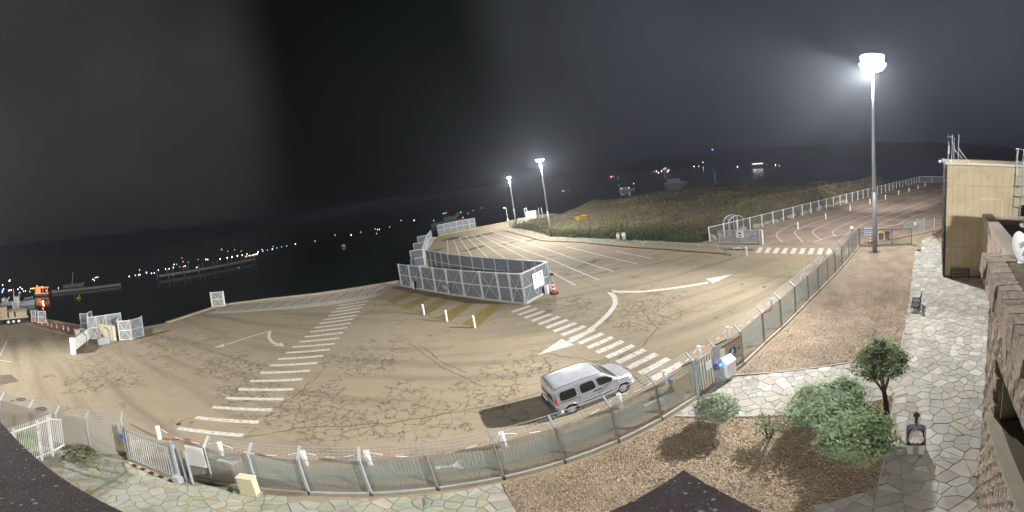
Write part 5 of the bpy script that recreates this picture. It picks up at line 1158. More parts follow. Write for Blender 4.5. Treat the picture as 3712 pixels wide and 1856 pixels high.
foliage('crown', (9.85,4.6,2.95), (1.25,1.2,.85), 9500, .06, ['leaf_green','leaf_mid','leaf_bronze','leaf_green'], tr_, 5, 24)
foliage('top_shoot', (9.8,4.7,3.75), (.35,.3,.5), 500, .055, ['leaf_mid'], tr_, 6, 5)
wd = thing('weed_clump', 'dry brown green weed clump at the foot of the white palisade', 'weeds', (-14.5,2.5,0)); stems((-14.5,2.5), .55, .7, 10, .012, wd, 7)
foliage('foliage', (-14.45,2.55,.35), (1.0,.75,.38), 1700, .06, ['leaf_bronze','dry_grass','leaf_mid'], wd, 7, 14)
hg = thing('shrub', 'bright green bush growing behind the white palisade fence', 'shrub', (-15.6,.3,0)); stems((-15.6,.3), .9, .5, 5, .02, hg, 8)
foliage('foliage', (-15.7,.35,.85), (.9,1.0,.7), 2600, .08, ['leaf_bright','leaf_green'], hg, 8, 12)
wd2 = thing('weed_tuft', 'small green weed tuft at the foot of the cream electrical cabinet', 'weeds', (-9.2,5.75,0)); foliage('foliage', (-9.2,5.75,.12), (.3,.22,.15), 240, .05, ['leaf_green'], wd2, 9, 5); stems((-9.2,5.75), .2, .15, 4, .008, wd2, 9)
tufts('dry_weeds', 'dry_grass', [(41+R0.uniform(-2.5,2.5), 10.2+R0.uniform(-1,1), .02, R0.uniform(.6,1.2)) for _ in range(90)], .3, .05, 6)
# ================================================================ litter bin, benches
bn = thing('litter_bin', 'dark oblong litter bin full of white bags with a ball topped post on the paving', 'bin', (8.12,2.66,0), radians(18.2)); bn['_o'] = (0,0,0)
b = MB()
pr = [(-.36,.0,.12),(.36,.0,.12)]
for s in (-1,1):
    q = MB(); q.v = [(-.34,s*.23,.12),(.34,s*.23,.12),(.40,s*.26,1.0),(-.40,s*.26,.78)]+[(-.34,s*.255,.12),(.34,s*.255,.12),(.40,s*.285,1.0),(-.40,s*.285,.78)]; q.f = [(0,1,2,3),(7,6,5,4),(0,4,5,1),(1,5,6,2),(2,6,7,3),(3,7,4,0)]; q.mi = [0]*6; q.build('side_panel', 'concrete', bn)
MB().bar((-.37,0,.12), (-.42,0,.80), .5, .03).build('front_panel', 'concrete', bn); MB().bar((-.40,0,.0), (-.45,0,.84), .17, .05).build('front_strap', 'galv_dark', bn); MB().bar((.37,0,.12), (.43,0,1.02), .5, .03).build('back_panel', 'galv_dark', bn); MB().box((0,0,.10), (.7,.46,.05)).build('floor_plate', 'galv_dark', bn)
rm = MB(); rm.tube([(-.43,-.27,.80),(.42,-.28,1.03),(.50,0,1.06),(.42,.28,1.03),(-.43,.27,.80),(-.47,0,.80),(-.43,-.27,.80)], .035, 6); rm.build('rim', 'galv_dark', bn)
bg = bmesh.new(); bmesh.ops.create_icosphere(bg, subdivisions=3, radius=1)
for v in bg.verts: k = 1+.22*MN.noise(v.co*2.2)+.1*MN.noise(v.co*5); v.co = Vector((v.co.x*.40, v.co.y*.23, v.co.z*.16))*k+Vector((0,0,.76+.25*v.co.x*.3))
me = bpy.data.meshes.new('rubbish_bag'); bg.to_mesh(me); bg.free(); me.materials.append(MATS['bin_bag']); o = bpy.data.objects.new('rubbish_bag', me); COL.objects.link(o); o.parent = bn
MB().lathe([(.05,0),(.05,1.42)], (.56,0,0), 8).build('post', 'black', bn); MB().lathe([(.03,1.4),(.10,1.46),(.115,1.53),(.09,1.60),(.02,1.64)], (.56,0,0), 10).build('ball', 'black', bn)
MB().box((-.40,0,.02), (.22,.36,.04)).build('foot', 'galv_dark', bn); MB().box((.5,0,.02), (.25,.3,.04)).build('foot', 'galv_dark', bn)
bc_ = thing('bench', 'dark slatted metal bench standing on the paving beside the gravel bed', 'bench', (20.1,6.75,0), radians(15)); bc_['_o'] = (0,0,0)
for k in range(7): MB().box((0,-.20+.075*k,.45), (1.55,.05,.025)).build('seat_slat', 'bench_metal', bc_)
for k in range(6): MB().bar((-.78,-.29-.02*k,.55+.075*k), (.78,-.29-.02*k,.55+.075*k), .02, .05).build('back_slat', 'bench_metal', bc_)
for x in (-.74,0,.74):
    f = MB(); f.bar((x,.28,0), (x,.25,.44), .04); f.bar((x,-.32,0), (x,-.22,.44), .04); f.bar((x,-.24,.42), (x,-.42,1.0), .04); f.bar((x,-.26,.425), (x,.28,.425), .04); f.build('leg_frame', 'black', bc_)

# ================================================================ harbour office building at right
A_, Bd = (26.49,6.32), (.2583,-.9661)          # facade line: corner and direction
NB = (-.9661,-.2583)                            # facade normal towards the camera side
def fac(t, z, o=0): return (A_[0]+Bd[0]*t+NB[0]*o, A_[1]+Bd[1]*t+NB[1]*o, z)
bd = thing('office_building', 'sand coloured panelled office building with roof aerials at the right', 'building', (*A_,0))
core = [fac(.02,0,-.03)[:2], fac(13,0,-.03)[:2], (fac(13,0,-.03)[0]+13,fac(13,0,-.03)[1]+3.5), (fac(.02,0,-.03)[0]+13,fac(.02,0,-.03)[1]+3.5)]
MB().prism(core, 0, 10.05).build('wall', 'facade_gap', bd)
tj = [0.08,.58,1.05,1.68,2.34,2.94,3.58,4.22,4.85,5.5,6.15,6.8,7.45,8.1,9.4,10.7,12.9]; zj = [.1,2.82,5.55,8.2,9.92]
for i in range(len(tj)-1):
    for j in range(4):
        t0, t1, z0, z1 = tj[i]+.008, tj[i+1]-.008, zj[j]+.01, zj[j+1]-.01; o = .012+R0.uniform(0,.004); mb = MB()
        q = [fac(t0,z0,o), fac(t1,z0,o), fac(t1,z1,o), fac(t0,z1,o), fac(t0,z0,-.026), fac(t1,z0,-.026), fac(t1,z1,-.026), fac(t0,z1,-.026)]
        mb.add(q, [(0,1,2,3),(4,7,6,5),(0,4,5,1),(1,5,6,2),(2,6,7,3),(3,7,4,0)]); mb.build('facade_panel', 'facade', bd)
MB().bar(fac(-.06,10.05,.03), fac(13,10.05,.03), .30, .16).build('roof_coping', 'coping_white', bd)
MB().bar(fac(0,0,.03), fac(0,9.97,.03), .12).build('corner_trim', 'black', bd)
# louvred side face
MB().bar((A_[0]-.02+.12,A_[1]+.1,10.06), (A_[0]+12.6,A_[1]+3.45,10.06), .3, .14).build('side_coping', 'galv_dark', bd)
for k in range(26):
    z = .3+.37*k; MB().bar((A_[0]+.1,A_[1]+.09,z), (A_[0]+8,A_[1]+2.2,z), .12, .16).build('louvre', 'black' if k % 3 else 'bench_metal', bd)
st = MB(); st.bar(fac(.68,7.9,.019), fac(.70,9.8,.019), .004, .1); 
text('CAPITAINERIE', .19, 'lettering', 'black', None, (0,0,0), (0,0,0))
lt = bpy.data.objects['lettering' if 'lettering.001' not in bpy.data.objects else 'lettering.001']
cs = thing('name_sign', 'white name plate lettered in black low on the sand coloured facade', 'sign', fac(.72,2.66,.03), atan2(Bd[1], Bd[0])); cs['_o'] = (0,0,0)
MB().box((0,0,0), (1.12,.02,.2)).build('plate', 'white_paint', cs)
lt.parent = cs; lt.location = (0,-.013,-.005); lt.rotation_euler = (pi/2,0,0); lt.scale = (.72,.9,1)
MB().tube([fac(2.95,7.12,.08), fac(4.83,7.12,.08), fac(4.9,5.3,.08)], .045, 8).build('rain_pipe', 'white_clean', bd)
MB().box(fac(1.9,4.0,.06), (.1,.1,.1)).build('wall_lamp', 'white_clean', bd)
MB().bar(fac(6.35,6.15,.03), fac(8.5,6.15,.03), .04, 1.0).build('window', 'glass_dark', bd)
# steel bench by the wall
wb2 = thing('bench', 'dark metal bench standing against the foot of the sand coloured facade', 'bench', fac(1.4,0,.35), atan2(Bd[1], Bd[0])); wb2['_o'] = (0,0,0)
for k in range(5): MB().box((0,-.16+.08*k,.45), (1.7,.06,.03)).build('seat_slat', 'galv_dark', wb2)
for k in range(4): MB().box((0,.24,.58+.1*k), (1.7,.03,.07)).build('back_slat', 'galv_dark', wb2)
for x in (-.75,.75): f = MB(); f.bar((x,-.18,0), (x,-.18,.44), .05); f.bar((x,.2,0), (x,.26,.95), .05); f.build('leg_frame', 'black', wb2)
# roof ladder with safety hoops
ld_ = thing('cage_ladder', 'galvanised cage ladder fixed to the facade above the lower roof', 'ladder', fac(6.0,4.9,.3))
for t_ in (5.72,6.38): MB().bar(fac(t_-.05+(.12 if t_<6 else .1),4.95,.22), fac(t_+.18,11.6,.22), .07).build('stile', 'galv', ld_)
for k in range(17): z = 5.2+.33*k; q = .1*(z-4.9)/6.6; MB().bar(fac(5.78+q,z,.22), fac(6.44+q,z,.22), .035).build('rung', 'galv', ld_)
for z in (6.6,7.5,8.4,9.3,11.5):
    MB().tube([fac(6.15-.42*cos(a),z,.22+.75*sin(a)) for a in [pi*k/10 for k in range(11)]], .03, 5).build('hoop', 'galv_dark' if z < 9 else 'galv', ld_)
for a in (.5,1.57,2.6): MB().bar(fac(6.15-.42*cos(a),6.6,.22+.75*sin(a)), fac(6.25-.42*cos(a),11.5,.22+.75*sin(a)), .03).build('cage_strap', 'galv', ld_)
# aerials on the roof corner
an = thing('aerial_mast', 'cluster of steel aerial poles with struts on the roof corner', 'aerial', fac(.45,10.1,-.5))
for t_, o, h in ((.15,-.5,11.9),(.45,-.45,12.5),(.62,-.5,12.2),(1.0,-.5,12.55)): MB().lathe([(.035,10.05),(.03,h)], fac(t_,0,o), 8).build('pole', 'galv', an)
for a, b in (((1.0,11.35),(1.95,10.15)), ((.62,11.3),(1.6,10.15))): MB().bar(fac(a[0],a[1],-.5), fac(b[0],b[1],-.5), .045).build('strut', 'white_paint', an)
MB().bar(fac(.1,12.3,-.45), fac(.5,12.3,-.45), .03).build('dipole', 'galv', an); MB().bar(fac(.1,12.15,-.45), fac(.1,12.55,-.45), .03).build('dipole', 'galv', an); MB().box(fac(.2,11.2,-.46), (.1,.1,.7)).build('panel_aerial', 'white_paint', an)
cm = thing('security_camera', 'white security camera on a bracket at the building roof corner', 'camera', fac(-.3,10.25,.1)); MB().bar(fac(-.55,10.3,.1), fac(.3,10.3,-.1), .06).build('bracket', 'white_paint', cm); MB().box(fac(-.5,10.22,.12), (.4,.22,.2)).build('housing', 'white_clean', cm)
# ---------------------------------------------------------------- block walls
def block_wall(root, p0, d, n, length, zs, bw, hole=None, depth=.16, maxp=300, jit=.055, order=None):
    cells = []
    for j in range(len(zs)-1):
        k = 0; s = -(bw*.5 if j % 2 else 0)
        while s < length:
            s0, s1 = max(0, s), min(length, s+bw)
            if s1-s0 > .08 and not (hole and s1 > hole[0]-.02 and s0 < hole[1] and zs[j+1] > hole[2]+.01 and zs[j] < hole[3]-.01): cells.append((s0, s1, zs[j], zs[j+1]))
            s += bw
    cells.sort(key=order or (lambda c: -c[2])); rest = MB(); r = random.Random(len(cells))
    P = lambda s, z, o: (p0[0]+d[0]*s+n[0]*o, p0[1]+d[1]*s+n[1]*o, z)
    for k, (s0, s1, z0, z1) in enumerate(cells):
        mb = MB() if k < maxp else rest; g = .013; s0 += g; s1 -= g; z0 += g; z1 -= g; nx, nz = 4, 3; vs = []
        for iz in range(nz):
            for ix in range(nx):
                e = ix in (0, nx-1) or iz in (0, nz-1); vs.append(P(s0+(s1-s0)*ix/(nx-1), z0+(z1-z0)*iz/(nz-1), depth*.5+r.uniform(0,.015) if e else depth*.5+r.uniform(.01,jit)))
        fs = [(iz*nx+ix, iz*nx+ix+1, (iz+1)*nx+ix+1, (iz+1)*nx+ix) for iz in range(nz-1) for ix in range(nx-1)]
        bo = len(vs); vs += [P(s0,z0,0), P(s1,z0,0), P(s1,z1,0), P(s0,z1,0)]; c = (0, nx-1, nz*nx-1, (nz-1)*nx)
        fs += [(bo,bo+1,c[1],c[0]), (bo+1,bo+2,c[2],c[1]), (bo+2,bo+3,c[3],c[2]), (bo+3,bo,c[0],c[3])]
        mb.add(vs, fs)
        if k < maxp: mb.build('block', 'block' if r.random() < .75 else 'block_warm', root)
    if rest.v: o = rest.build('block_rest', 'block', root); o['kind'] = 'stuff'
mat('block_warm', (.46,.365,.285), .95, var=.3, scale=6, bump=.03, bscale=18)
w2 = thing('block_wall', 'split stone block wall with dark coping running from the sand coloured facade', 'wall', fac(3.4,0,0))
D2 = (-.9661,-.2583); N2 = (-.2583,.9661); p2 = fac(3.36,0,0)[:2]
MB().prism([p2, (p2[0]+D2[0]*14,p2[1]+D2[1]*14), (p2[0]+D2[0]*14-N2[0]*.6,p2[1]+D2[1]*14-N2[1]*.6), (p2[0]-N2[0]*.6,p2[1]-N2[1]*.6)], 0, 5.62).build('core', 'mortar', w2)
block_wall(w2, (p2[0]+D2[0]*.02,p2[1]+D2[1]*.02), D2, N2, 13.9, [.02+.4*k for k in range(15)], .62, order=lambda c: -c[2]+.12*c[0])
for k in range(22):
    a = (p2[0]+D2[0]*(.64*k+.01), p2[1]+D2[1]*(.64*k+.01)); b = (p2[0]+D2[0]*(.64*k+.62), p2[1]+D2[1]*(.64*k+.62)); o = -.25; MB().bar((a[0]+N2[0]*o,a[1]+N2[1]*o,5.73), (b[0]+N2[0]*o,b[1]+N2[1]*o,5.73), .85, .22).build('coping_stone', 'block_cap', w2)
lr = [p2, (p2[0]+D2[0]*13.8,p2[1]+D2[1]*13.8), (p2[0]+D2[0]*13.8-N2[0]*7,p2[1]+D2[1]*13.8-N2[1]*7), (p2[0]-N2[0]*7,p2[1]-N2[1]*7)]
lrf = tag(MB().prism([(x-N2[0]*.61,y-N2[1]*.61) for x,y in lr], 4.5, 4.88).build('lower_roof', mat('roof_felt', (.06,.06,.062), .9, var=.2, scale=2)), 'dark flat lower roof behind the block wall at the foot of the cage ladder', 'roof')
MB().bar(fac(4.2,5.0,.12), fac(9,5.0,.12), .25, .2).build('upstand', 'coping_white', lrf)
# near wing of the office under the camera, with window recess
wg = thing('near_wing', 'rough stone block wing at the right edge with an earth covered flat roof', 'building', (6.44,.45,0))
Cn = (6.44,.45); ZW = [.0+.4*k for k in range(22)]
Wd = (1.25, 5.2, 5.65, 7.2)
e2 = lambda s, o=0: (Cn[0]+D2[0]*s+N2[0]*o, Cn[1]+D2[1]*s+N2[1]*o)
for (s0, s1, z0, z1) in ((.04,Wd[0],0,8.45),(Wd[0],Wd[1],0,Wd[2]),(Wd[0],Wd[1],Wd[3],8.45),(Wd[1],8,0,8.45)):
    MB().prism([e2(s0), e2(s1), e2(s1,-.8), e2(s0,-.8)], z0, z1).build('core', 'kerb_dark', wg)
block_wall(wg, Cn, D2, N2, 8.0, ZW, .40, hole=Wd, order=lambda c: (max(0,c[0]-4.2)*3-c[2]))
blocks2 = [k for k in range(21)]
for k in range(21):
    z0, z1 = ZW[k]+.008, ZW[k+1]-.008
    for j in range(2): 
        a, b = e2(-.0, -.05-.42*j), e2(-.0, -.45-.42*j); MB().bar((*a,(z0+z1)/2), (*b,(z0+z1)/2), .08, z1-z0).build('quoin', 'block_warm', wg)
MB().prism([e2(Wd[0]-.25,.22), e2(Wd[1],.22), e2(Wd[1],-.42), e2(Wd[0]-.1,-.42)], Wd[2]-.16, Wd[2]-.02).build('window_sill', 'sill', wg)
MB().prism([e2(Wd[0]-.005,-.02), e2(Wd[0]-.005,-.42), e2(Wd[0]+.06,-.42), e2(Wd[0]+.06,-.02)], Wd[2]-.02, Wd[3]).build('window_jamb', 'sill', wg)
MB().prism([e2(Wd[0],-.36), e2(Wd[1],-.36), e2(Wd[1],-.42), e2(Wd[0],-.42)], Wd[2], Wd[3]).build('window', 'glass_dark', wg)
# corbelled cap: row of rough stones along the roof edge, jutting past the corner
cp = [(-1.2,.0),(8,.0)]
for k in range(30):
    s0, s1 = -1.2+.31*k+.012, -1.2+.31*(k+1)-.012; hh = .62+R0.uniform(-.05,.05); oo = .10+R0.uniform(0,.07); zt = 8.72+R0.uniform(-.03,.03)
    zb = zt-hh if s0 > -.1 else zt-.45
    mb = MB(); q = [e2(s0,-.35), e2(s1,-.35), e2(s1,oo+R0.uniform(-.02,.02)), e2(s0,oo)]; q2 = [e2(s0+.015,-.35), e2(s1-.015,-.35), e2(s1-.02,oo-.05), e2(s0+.02,oo-.04)]
    mb.add([(*p,zb) for p in q]+[(*p,zt+R0.uniform(-.02,.02)) for p in q2], [(3,2,1,0),(4,5,6,7),(0,1,5,4),(1,2,6,5),(2,3,7,6),(3,0,4,7)]); mb.build('cap_stone', 'block' if k % 3 else 'block_warm', wg)
# sloped corbel under the jutting corner
mb = MB(); mb.add([(*e2(-1.15,.0),8.28),(*e2(-1.15,-2.5),8.28),(*e2(.0,-2.5),8.28),(*e2(.0,.0),8.28),(*e2(-.04,.0),7.55),(*e2(-.04,-2.5),7.55)], [(0,1,2,3),(0,4,5,1),(0,3,4),(1,5,2),(3,2,5,4)]); mb.build('corbel', 'block', wg)
MB().prism([e2(-1.15,-.02), e2(8,-.02), e2(8,-6), e2(-1.15,-6)], 8.3, 8.62).build('roof', 'roof_dirt', wg)
gr_ = []
for k in range(10): MB().prism([e2(-1.2,-.36-.45*k), e2(-1.2,-.79-.45*k), e2(-.9,-.79-.45*k), e2(-.9,-.36-.45*k)], 8.3, 8.70+R0.uniform(-.03,.03)).build('cap_stone', 'block', wg)
# satellite dish on a bent pole
dsx = thing('satellite_dish', 'white satellite dish on a bent steel pole on the stone wing roof', 'satellite dish', (7.45,-.02,8.62)); dsx['_o'] = (0,0,0)
MB().tube([(.12,-.18,0),(.12,-.18,.72),(.05,-.12,.86),(-.2,-.02,.95)], .05, 8).build('pole', 'galv', dsx); MB().box((.12,-.18,.02), (.5,.4,.04)).build('base_plate', 'white_paint', dsx)
dm = MB(); ax = Vector((-.50,-.82,.30)).normalized(); u = ax.cross(Vector((0,0,1))).normalized(); v = u.cross(ax)
vs = [];  
for i in range(5):
    rr = .33*i/4
    for k in range(18): vs.append(Vector((-.22,.02,.45))+u*(rr*cos(2*pi*k/18))+v*(rr*1.05*sin(2*pi*k/18))+ax*(.55*rr*rr))
dm.add(vs, [(i*18+k, i*18+(k+1)%18, (i+1)*18+(k+1)%18, (i+1)*18+k) for i in range(4) for k in range(18)]+[tuple(range(18))]); dm.build('reflector', 'white_clean', dsx)
arm = Vector((-.22,.02,.45)); MB().tube([arm-v*.30, arm+ax*.36-v*.08], .022, 6).build('feed_arm', 'white_paint', dsx); MB().box(tuple(arm+ax*.37-v*.07), (.1,.1,.12)).build('receiver', 'white_clean', dsx)
MB().bar((-.22,.0,.45), (.12,-.18,.5), .1).build('bracket', 'galv', dsx)
# ---------------------------------------------------------------- dark roof corners directly below the camera
rm_ = mat('lichen_roof', (.088,.070,.070), .85, var=.25, scale=5, bump=.012, bscale=40)
t = rm_.node_tree; b = t.nodes['Principled BSDF']; L = t.links.new; co = t.nodes.new('ShaderNodeTexCoord'); src0 = b.inputs['Base Color'].links[0].from_socket
for sc_, th, cc in ((15,.10,(.40,.40,.40)), (42,.15,(.22,.215,.21))):
    vo = t.nodes.new('ShaderNodeTexVoronoi'); vo.inputs['Scale'].default_value = sc_; L(co.outputs['Object'], vo.inputs['Vector'])
    n_ = t.nodes.new('ShaderNodeTexNoise'); n_.inputs['Scale'].default_value = sc_*.35; n_.inputs['Detail'].default_value = 4; L(co.outputs['Object'], n_.inputs['Vector'])
    sub_ = t.nodes.new('ShaderNodeMath'); sub_.operation = 'MULTIPLY_ADD'; L(n_.outputs[0], sub_.inputs[0]); sub_.inputs[1].default_value = -.55; sub_.inputs[2].default_value = .34+th; 
    ls_ = t.nodes.new('ShaderNodeMath'); ls_.operation = 'LESS_THAN'; L(vo.outputs['Distance'], ls_.inputs[0]); L(sub_.outputs[0], ls_.inputs[1])
    k_ = t.nodes.new('ShaderNodeMath'); k_.operation = 'MULTIPLY'; k_.inputs[1].default_value = .75; L(ls_.outputs[0], k_.inputs[0])
    mx = t.nodes.new('ShaderNodeMixRGB'); L(k_.outputs[0], mx.inputs[0]); L(src0, mx.inputs[1]); mx.inputs[2].default_value = (*cc,1); src0 = mx.outputs[0]
L(src0, b.inputs['Base Color'])
rf = thing('terrace_roof', 'dark brown roof with white lichen spots directly below the viewpoint', 'roof', (-2,-.5,0))
MB().prism([(.62,1.47),(.66,1.2),(.70,.7),(.95,-3.2),(-7.2,-5.6),(-6.5,-1.15),(-3.82,-.13),(-2.85,.19),(-2.0,.50),(-1.0,.87),(.11,1.285)], 8.86, 9.0).build('slab', 'lichen_roof', rf)
MB().prism([(1.9,-2.3),(1.9,-10),(-9,-13),(-9,-5.2)], 0, 11.5).build('wall', 'facade', rf)  # unseen office block behind the camera, added and sized to shade the facade
pk = MB().lathe([(.08,8.98),(.07,11.02)], (-.02,-.25,0), 8).build('camera_pole', 'galv', rf)

# ================================================================ silver van
mat('car_silver', (.54,.57,.62), .24, .55, var=.10, scale=2.2)
mat('car_trim', (.045,.048,.052), .55)
mat('car_glass', (.018,.022,.022), .06)
mat('tail_red', (.55,.03,.02), .3); mat('tail_amber', (.7,.22,.05), .3)
mat('rim_alloy', (.62,.63,.66), .3, .6)
mat('seat_grey', (.22,.22,.21), .8)
mat('head_lens', (.75,.78,.82), .12)
def interp(x, T):
    if x <= T[0][0]: return T[0][1]
    for (a, p), (b, q) in zip(T[:-1], T[1:]):
        if x <= b: u = (x-a)/(b-a); return p+(q-p)*u
    return T[-1][1]
TOP = [(-.66,1.50),(-.62,1.66),(-.55,1.745),(-.35,1.79),(.2,1.825),(.9,1.83),(1.35,1.80),(1.62,1.745),(1.78,1.68),(2.02,1.46),(2.28,1.22),(2.42,1.10),(2.5,1.065),(2.8,1.02),(3.05,.97),(3.22,.90),(3.33,.79),(3.39,.62),(3.41,.5)]
BOT = [(-.66,.44),(-.6,.32),(-.4,.26),(3.1,.24),(3.3,.28),(3.41,.36)]
WID = [(-.66,.76),(-.6,.80),(-.3,.825),(.5,.835),(2.3,.83),(2.8,.815),(3.05,.77),(3.22,.69),(3.33,.57),(3.41,.40)]
def side(x, z):
    """half width of the body at station x and height z"""
    w = interp(x, WID); zt = interp(x, TOP); zb = interp(x, BOT)
    k = max(0, min(1, (z-.95)/.9)); w *= 1-.15*k**1.25
    e = max(0, (z-(zt-.12))/.12)
    if e > 0: w -= .10*(1-sqrt(max(0, 1-min(1,e)**2)))
    e = max(0, ((zb+.16)-z)/.16); w -= .05*e*e
    w -= .012*math.exp(-((z-.88)/.03)**2)
    return w
def top(x, y): zt = interp(x, TOP); w = side(x, zt); return zt+.035*(1-(y/max(w,.05))**2)
car = thing('parked_van', 'silver family van parked facing right behind the fence beside the crosswalk', 'van', (.92,12.57,0), atan2(.71,2.51)); car['_o'] = (0,0,0)
YC = .735     # the near wheels stand on y = 0; the axis of the van is YC to their left
XS = [-.66,-.64,-.6,-.55,-.45,-.35]+[-.28+.07*k for k in range(0,34)]+[2.12+.07*k for k in range(0,16)]+[3.2,3.25,3.3,3.34,3.37,3.39,3.41]
XS = sorted(set(round(x,3) for x in XS)); NZ = 22; mb = MB(); idx = {}
for i, x in enumerate(XS):
    zb, zt = interp(x, BOT), interp(x, TOP)
    for s in (-1,1):
        for j in range(NZ+1): z = zb+(zt-zb)*j/NZ; idx[i,s,j] = len(mb.v); mb.v.append((x, YC+s*side(x,z), z))
    for j in range(1, 8): y = side(x,zt)*(-1+2*j/8); idx[i,'t',j] = len(mb.v); mb.v.append((x, YC+y, top(x,y)))
    idx[i,'t',0] = idx[i,-1,NZ]; idx[i,'t',8] = idx[i,1,NZ]
WA = [(0,.33),(2.62,.33)]
def arch(x, z): return any(hypot(x-a, z-c) < .365 for a, c in WA)
for i in range(len(XS)-1):
    for j in range(NZ):
        xm = (XS[i]+XS[i+1])/2; zm = (mb.v[idx[i,-1,j]][2]+mb.v[idx[i+1,-1,j+1]][2])/2
        if arch(xm, zm): continue
        mb.f.append((idx[i,-1,j],idx[i+1,-1,j],idx[i+1,-1,j+1],idx[i,-1,j+1])); mb.f.append((idx[i,1,j],idx[i,1,j+1],idx[i+1,1,j+1],idx[i+1,1,j]))
    for j in range(8): mb.f.append((idx[i,'t',j],idx[i+1,'t',j],idx[i+1,'t',j+1],idx[i,'t',j+1]))
    mb.f.append((idx[i,-1,0],idx[i,1,0],idx[i+1,1,0],idx[i+1,-1,0]))
e = len(XS)-1
for j in range(NZ): mb.f.append((idx[0,-1,j],idx[0,-1,j+1],idx[0,1,j+1],idx[0,1,j])); mb.f.append((idx[e,-1,j],idx[e,1,j],idx[e,1,j+1],idx[e,-1,j+1]))
mb.f.append(tuple(idx[0,'t',j] for j in range(9))); mb.f.append(tuple(idx[e,'t',j] for j in range(8,-1,-1)))
mb.mi = [0]*len(mb.f); body = mb.build('body', 'car_silver', car, smooth=True)
mo = body.modifiers.new('edge', 'EDGE_SPLIT'); mo.split_angle = radians(38)
# wheel housings in dark
for a, c in WA:
    w = MB(); w.tube([(a,YC-.80,c),(a,YC+.80,c)], .372, 20); w.build('wheel_housing', 'car_trim', car)
def patch(corners, s, name, m, root, off=.006, n=10, rnd=.16, th=True):
    """rounded panel lying on the side of the body; corners (x,z) bl, br, tr, tl"""
    bl, br, tr, tl = corners; mb = MB(); ring = []
    N = 36
    def Q(u, v):
        x = (bl[0]*(1-u)+br[0]*u)*(1-v)+(tl[0]*(1-u)+tr[0]*u)*v; z = (bl[1]*(1-u)+br[1]*u)*(1-v)+(tl[1]*(1-u)+tr[1]*u)*v
        return (x, YC+s*(side(x,z)+off), z)
    rows = []
    for ri in range(5):
        k = ri/4
        row = []
        for a in range(N):
            t_ = 2*pi*a/N; cx, cy = cos(t_), sin(t_); p = 2/(5.5); uu = math.copysign(abs(cx)**p, cx)*k; vv = math.copysign(abs(cy)**p, cy)*k
            row.append(Q(.5+.5*uu, .5+.5*vv))
        rows.append(row)
    for row in rows: mb.v += row
    for ri in range(4):
        for a in range(N): mb.f.append((ri*N+a, ri*N+(a+1)%N, (ri+1)*N+(a+1)%N, (ri+1)*N+a) if s < 0 else (ri*N+a, (ri+1)*N+a, (ri+1)*N+(a+1)%N, ri*N+(a+1)%N))
    edge = [(x, YC+s*(side(x,z)-.01), z) for x, y, z in rows[4]]; b0_ = len(mb.v); mb.v += edge
    for a in range(N): mb.f.append((4*N+a, 4*N+(a+1)%N, b0_+(a+1)%N, b0_+a))
    mb.mi = [0]*len(mb.f); return mb.build(name, m, root, smooth=False)
SW = [((-.42,1.02),(.36,1.04),(.33,1.56),(-.38,1.54)), ((.54,1.06),(1.30,1.08),(1.20,1.60),(.54,1.59)), ((1.42,1.10),(2.30,1.13),(1.86,1.50),(1.36,1.60))]
for s in (-1,1):
    for q in SW:
        o = patch(q, s, 'window_seal', 'car_trim', car, .004); q2 = [lerp(p, lerp(lerp(q[0],q[1],.5), lerp(q[2],q[3],.5), .5), .07) for p in q]; patch(q2, s, 'window', 'car_glass', o, .009)
    patch([(-.5,.62),(.42,.62),(.42,.67),(-.5,.67)], s, 'side_moulding', 'car_trim', car, .012) if False else None
    patch([(.42,.50),(2.16,.50),(2.16,.60),(.42,.60)], s, 'rub_strip', 'car_silver', car, .022); patch([(.55,.525),(2.05,.525),(2.05,.575),(.55,.575)], s, 'rub_insert', 'car_trim', car, .027)
    patch([(-.46,.925),(.44,.945),(.44,.985),(-.46,.965)], s, 'sliding_rail', 'car_trim', car, .006)
    for x in (.45,1.36): patch([(x,.42),(x+.014,.42),(x+.014,1.66),(x,1.66)], s, 'door_gap', 'car_trim', car, .003)
    patch([(2.28,.62),(2.292,.62),(2.36,1.08),(2.348,1.08)], s, 'door_gap', 'car_trim', car, .003)
    for x in (1.20,1.44): patch([(x-.09,.90),(x+.09,.91),(x+.09,.99),(x-.09,.98)], s, 'door_handle', 'car_trim', car, .012)
    tl_ = patch([(-.655,.70),(-.56,.70),(-.565,1.24),(-.645,1.24)], s, 'tail_light', 'tail_red', car, .012); patch([(-.652,.86),(-.565,.86),(-.565,.96),(-.65,.96)], s, 'indicator', 'tail_amber', tl_, .016); patch([(-.652,.74),(-.565,.74),(-.565,.82),(-.65,.82)], s, 'reversing_light', 'head_lens', tl_, .016)
    patch([(3.04,.70),(3.30,.66),(3.24,.80),(3.0,.90)], s, 'headlight', 'head_lens', car, .008)
    patch([(2.42,.86),(2.50,.86),(2.50,.90),(2.42,.90)], s, 'side_repeater', 'head_lens', car, .01)
    mr = MB(); y = YC+s*(side(2.18,1.15)+.10); mr.lathe([(.02,-.09),(.08,-.06),(.085,.05),(.03,.09)], (2.14,y,1.2), 10); mr.bar((2.16,YC+s*side(2.18,1.12),1.14), (2.14,y,1.16), .05); mr.build('wing_mirror', 'car_silver', car, smooth=True)
    rr = MB(); rr.tube([(x, YC+s*(side(x,interp(x,TOP)-.03)+.005), interp(x,TOP)-.012) for x in (-.56,-.2,.4,1.0,1.5,1.72)], .016, 6); rr.build('roof_gutter', 'car_trim', car)
    ws = MB(); ws.tube([(x, YC+s*(side(x,interp(x,TOP))+.004), interp(x,TOP)+.004) for x in (1.72,1.9,2.1,2.3,2.42)], .02, 6); ws.build('windscreen_pillar', 'car_silver', car)
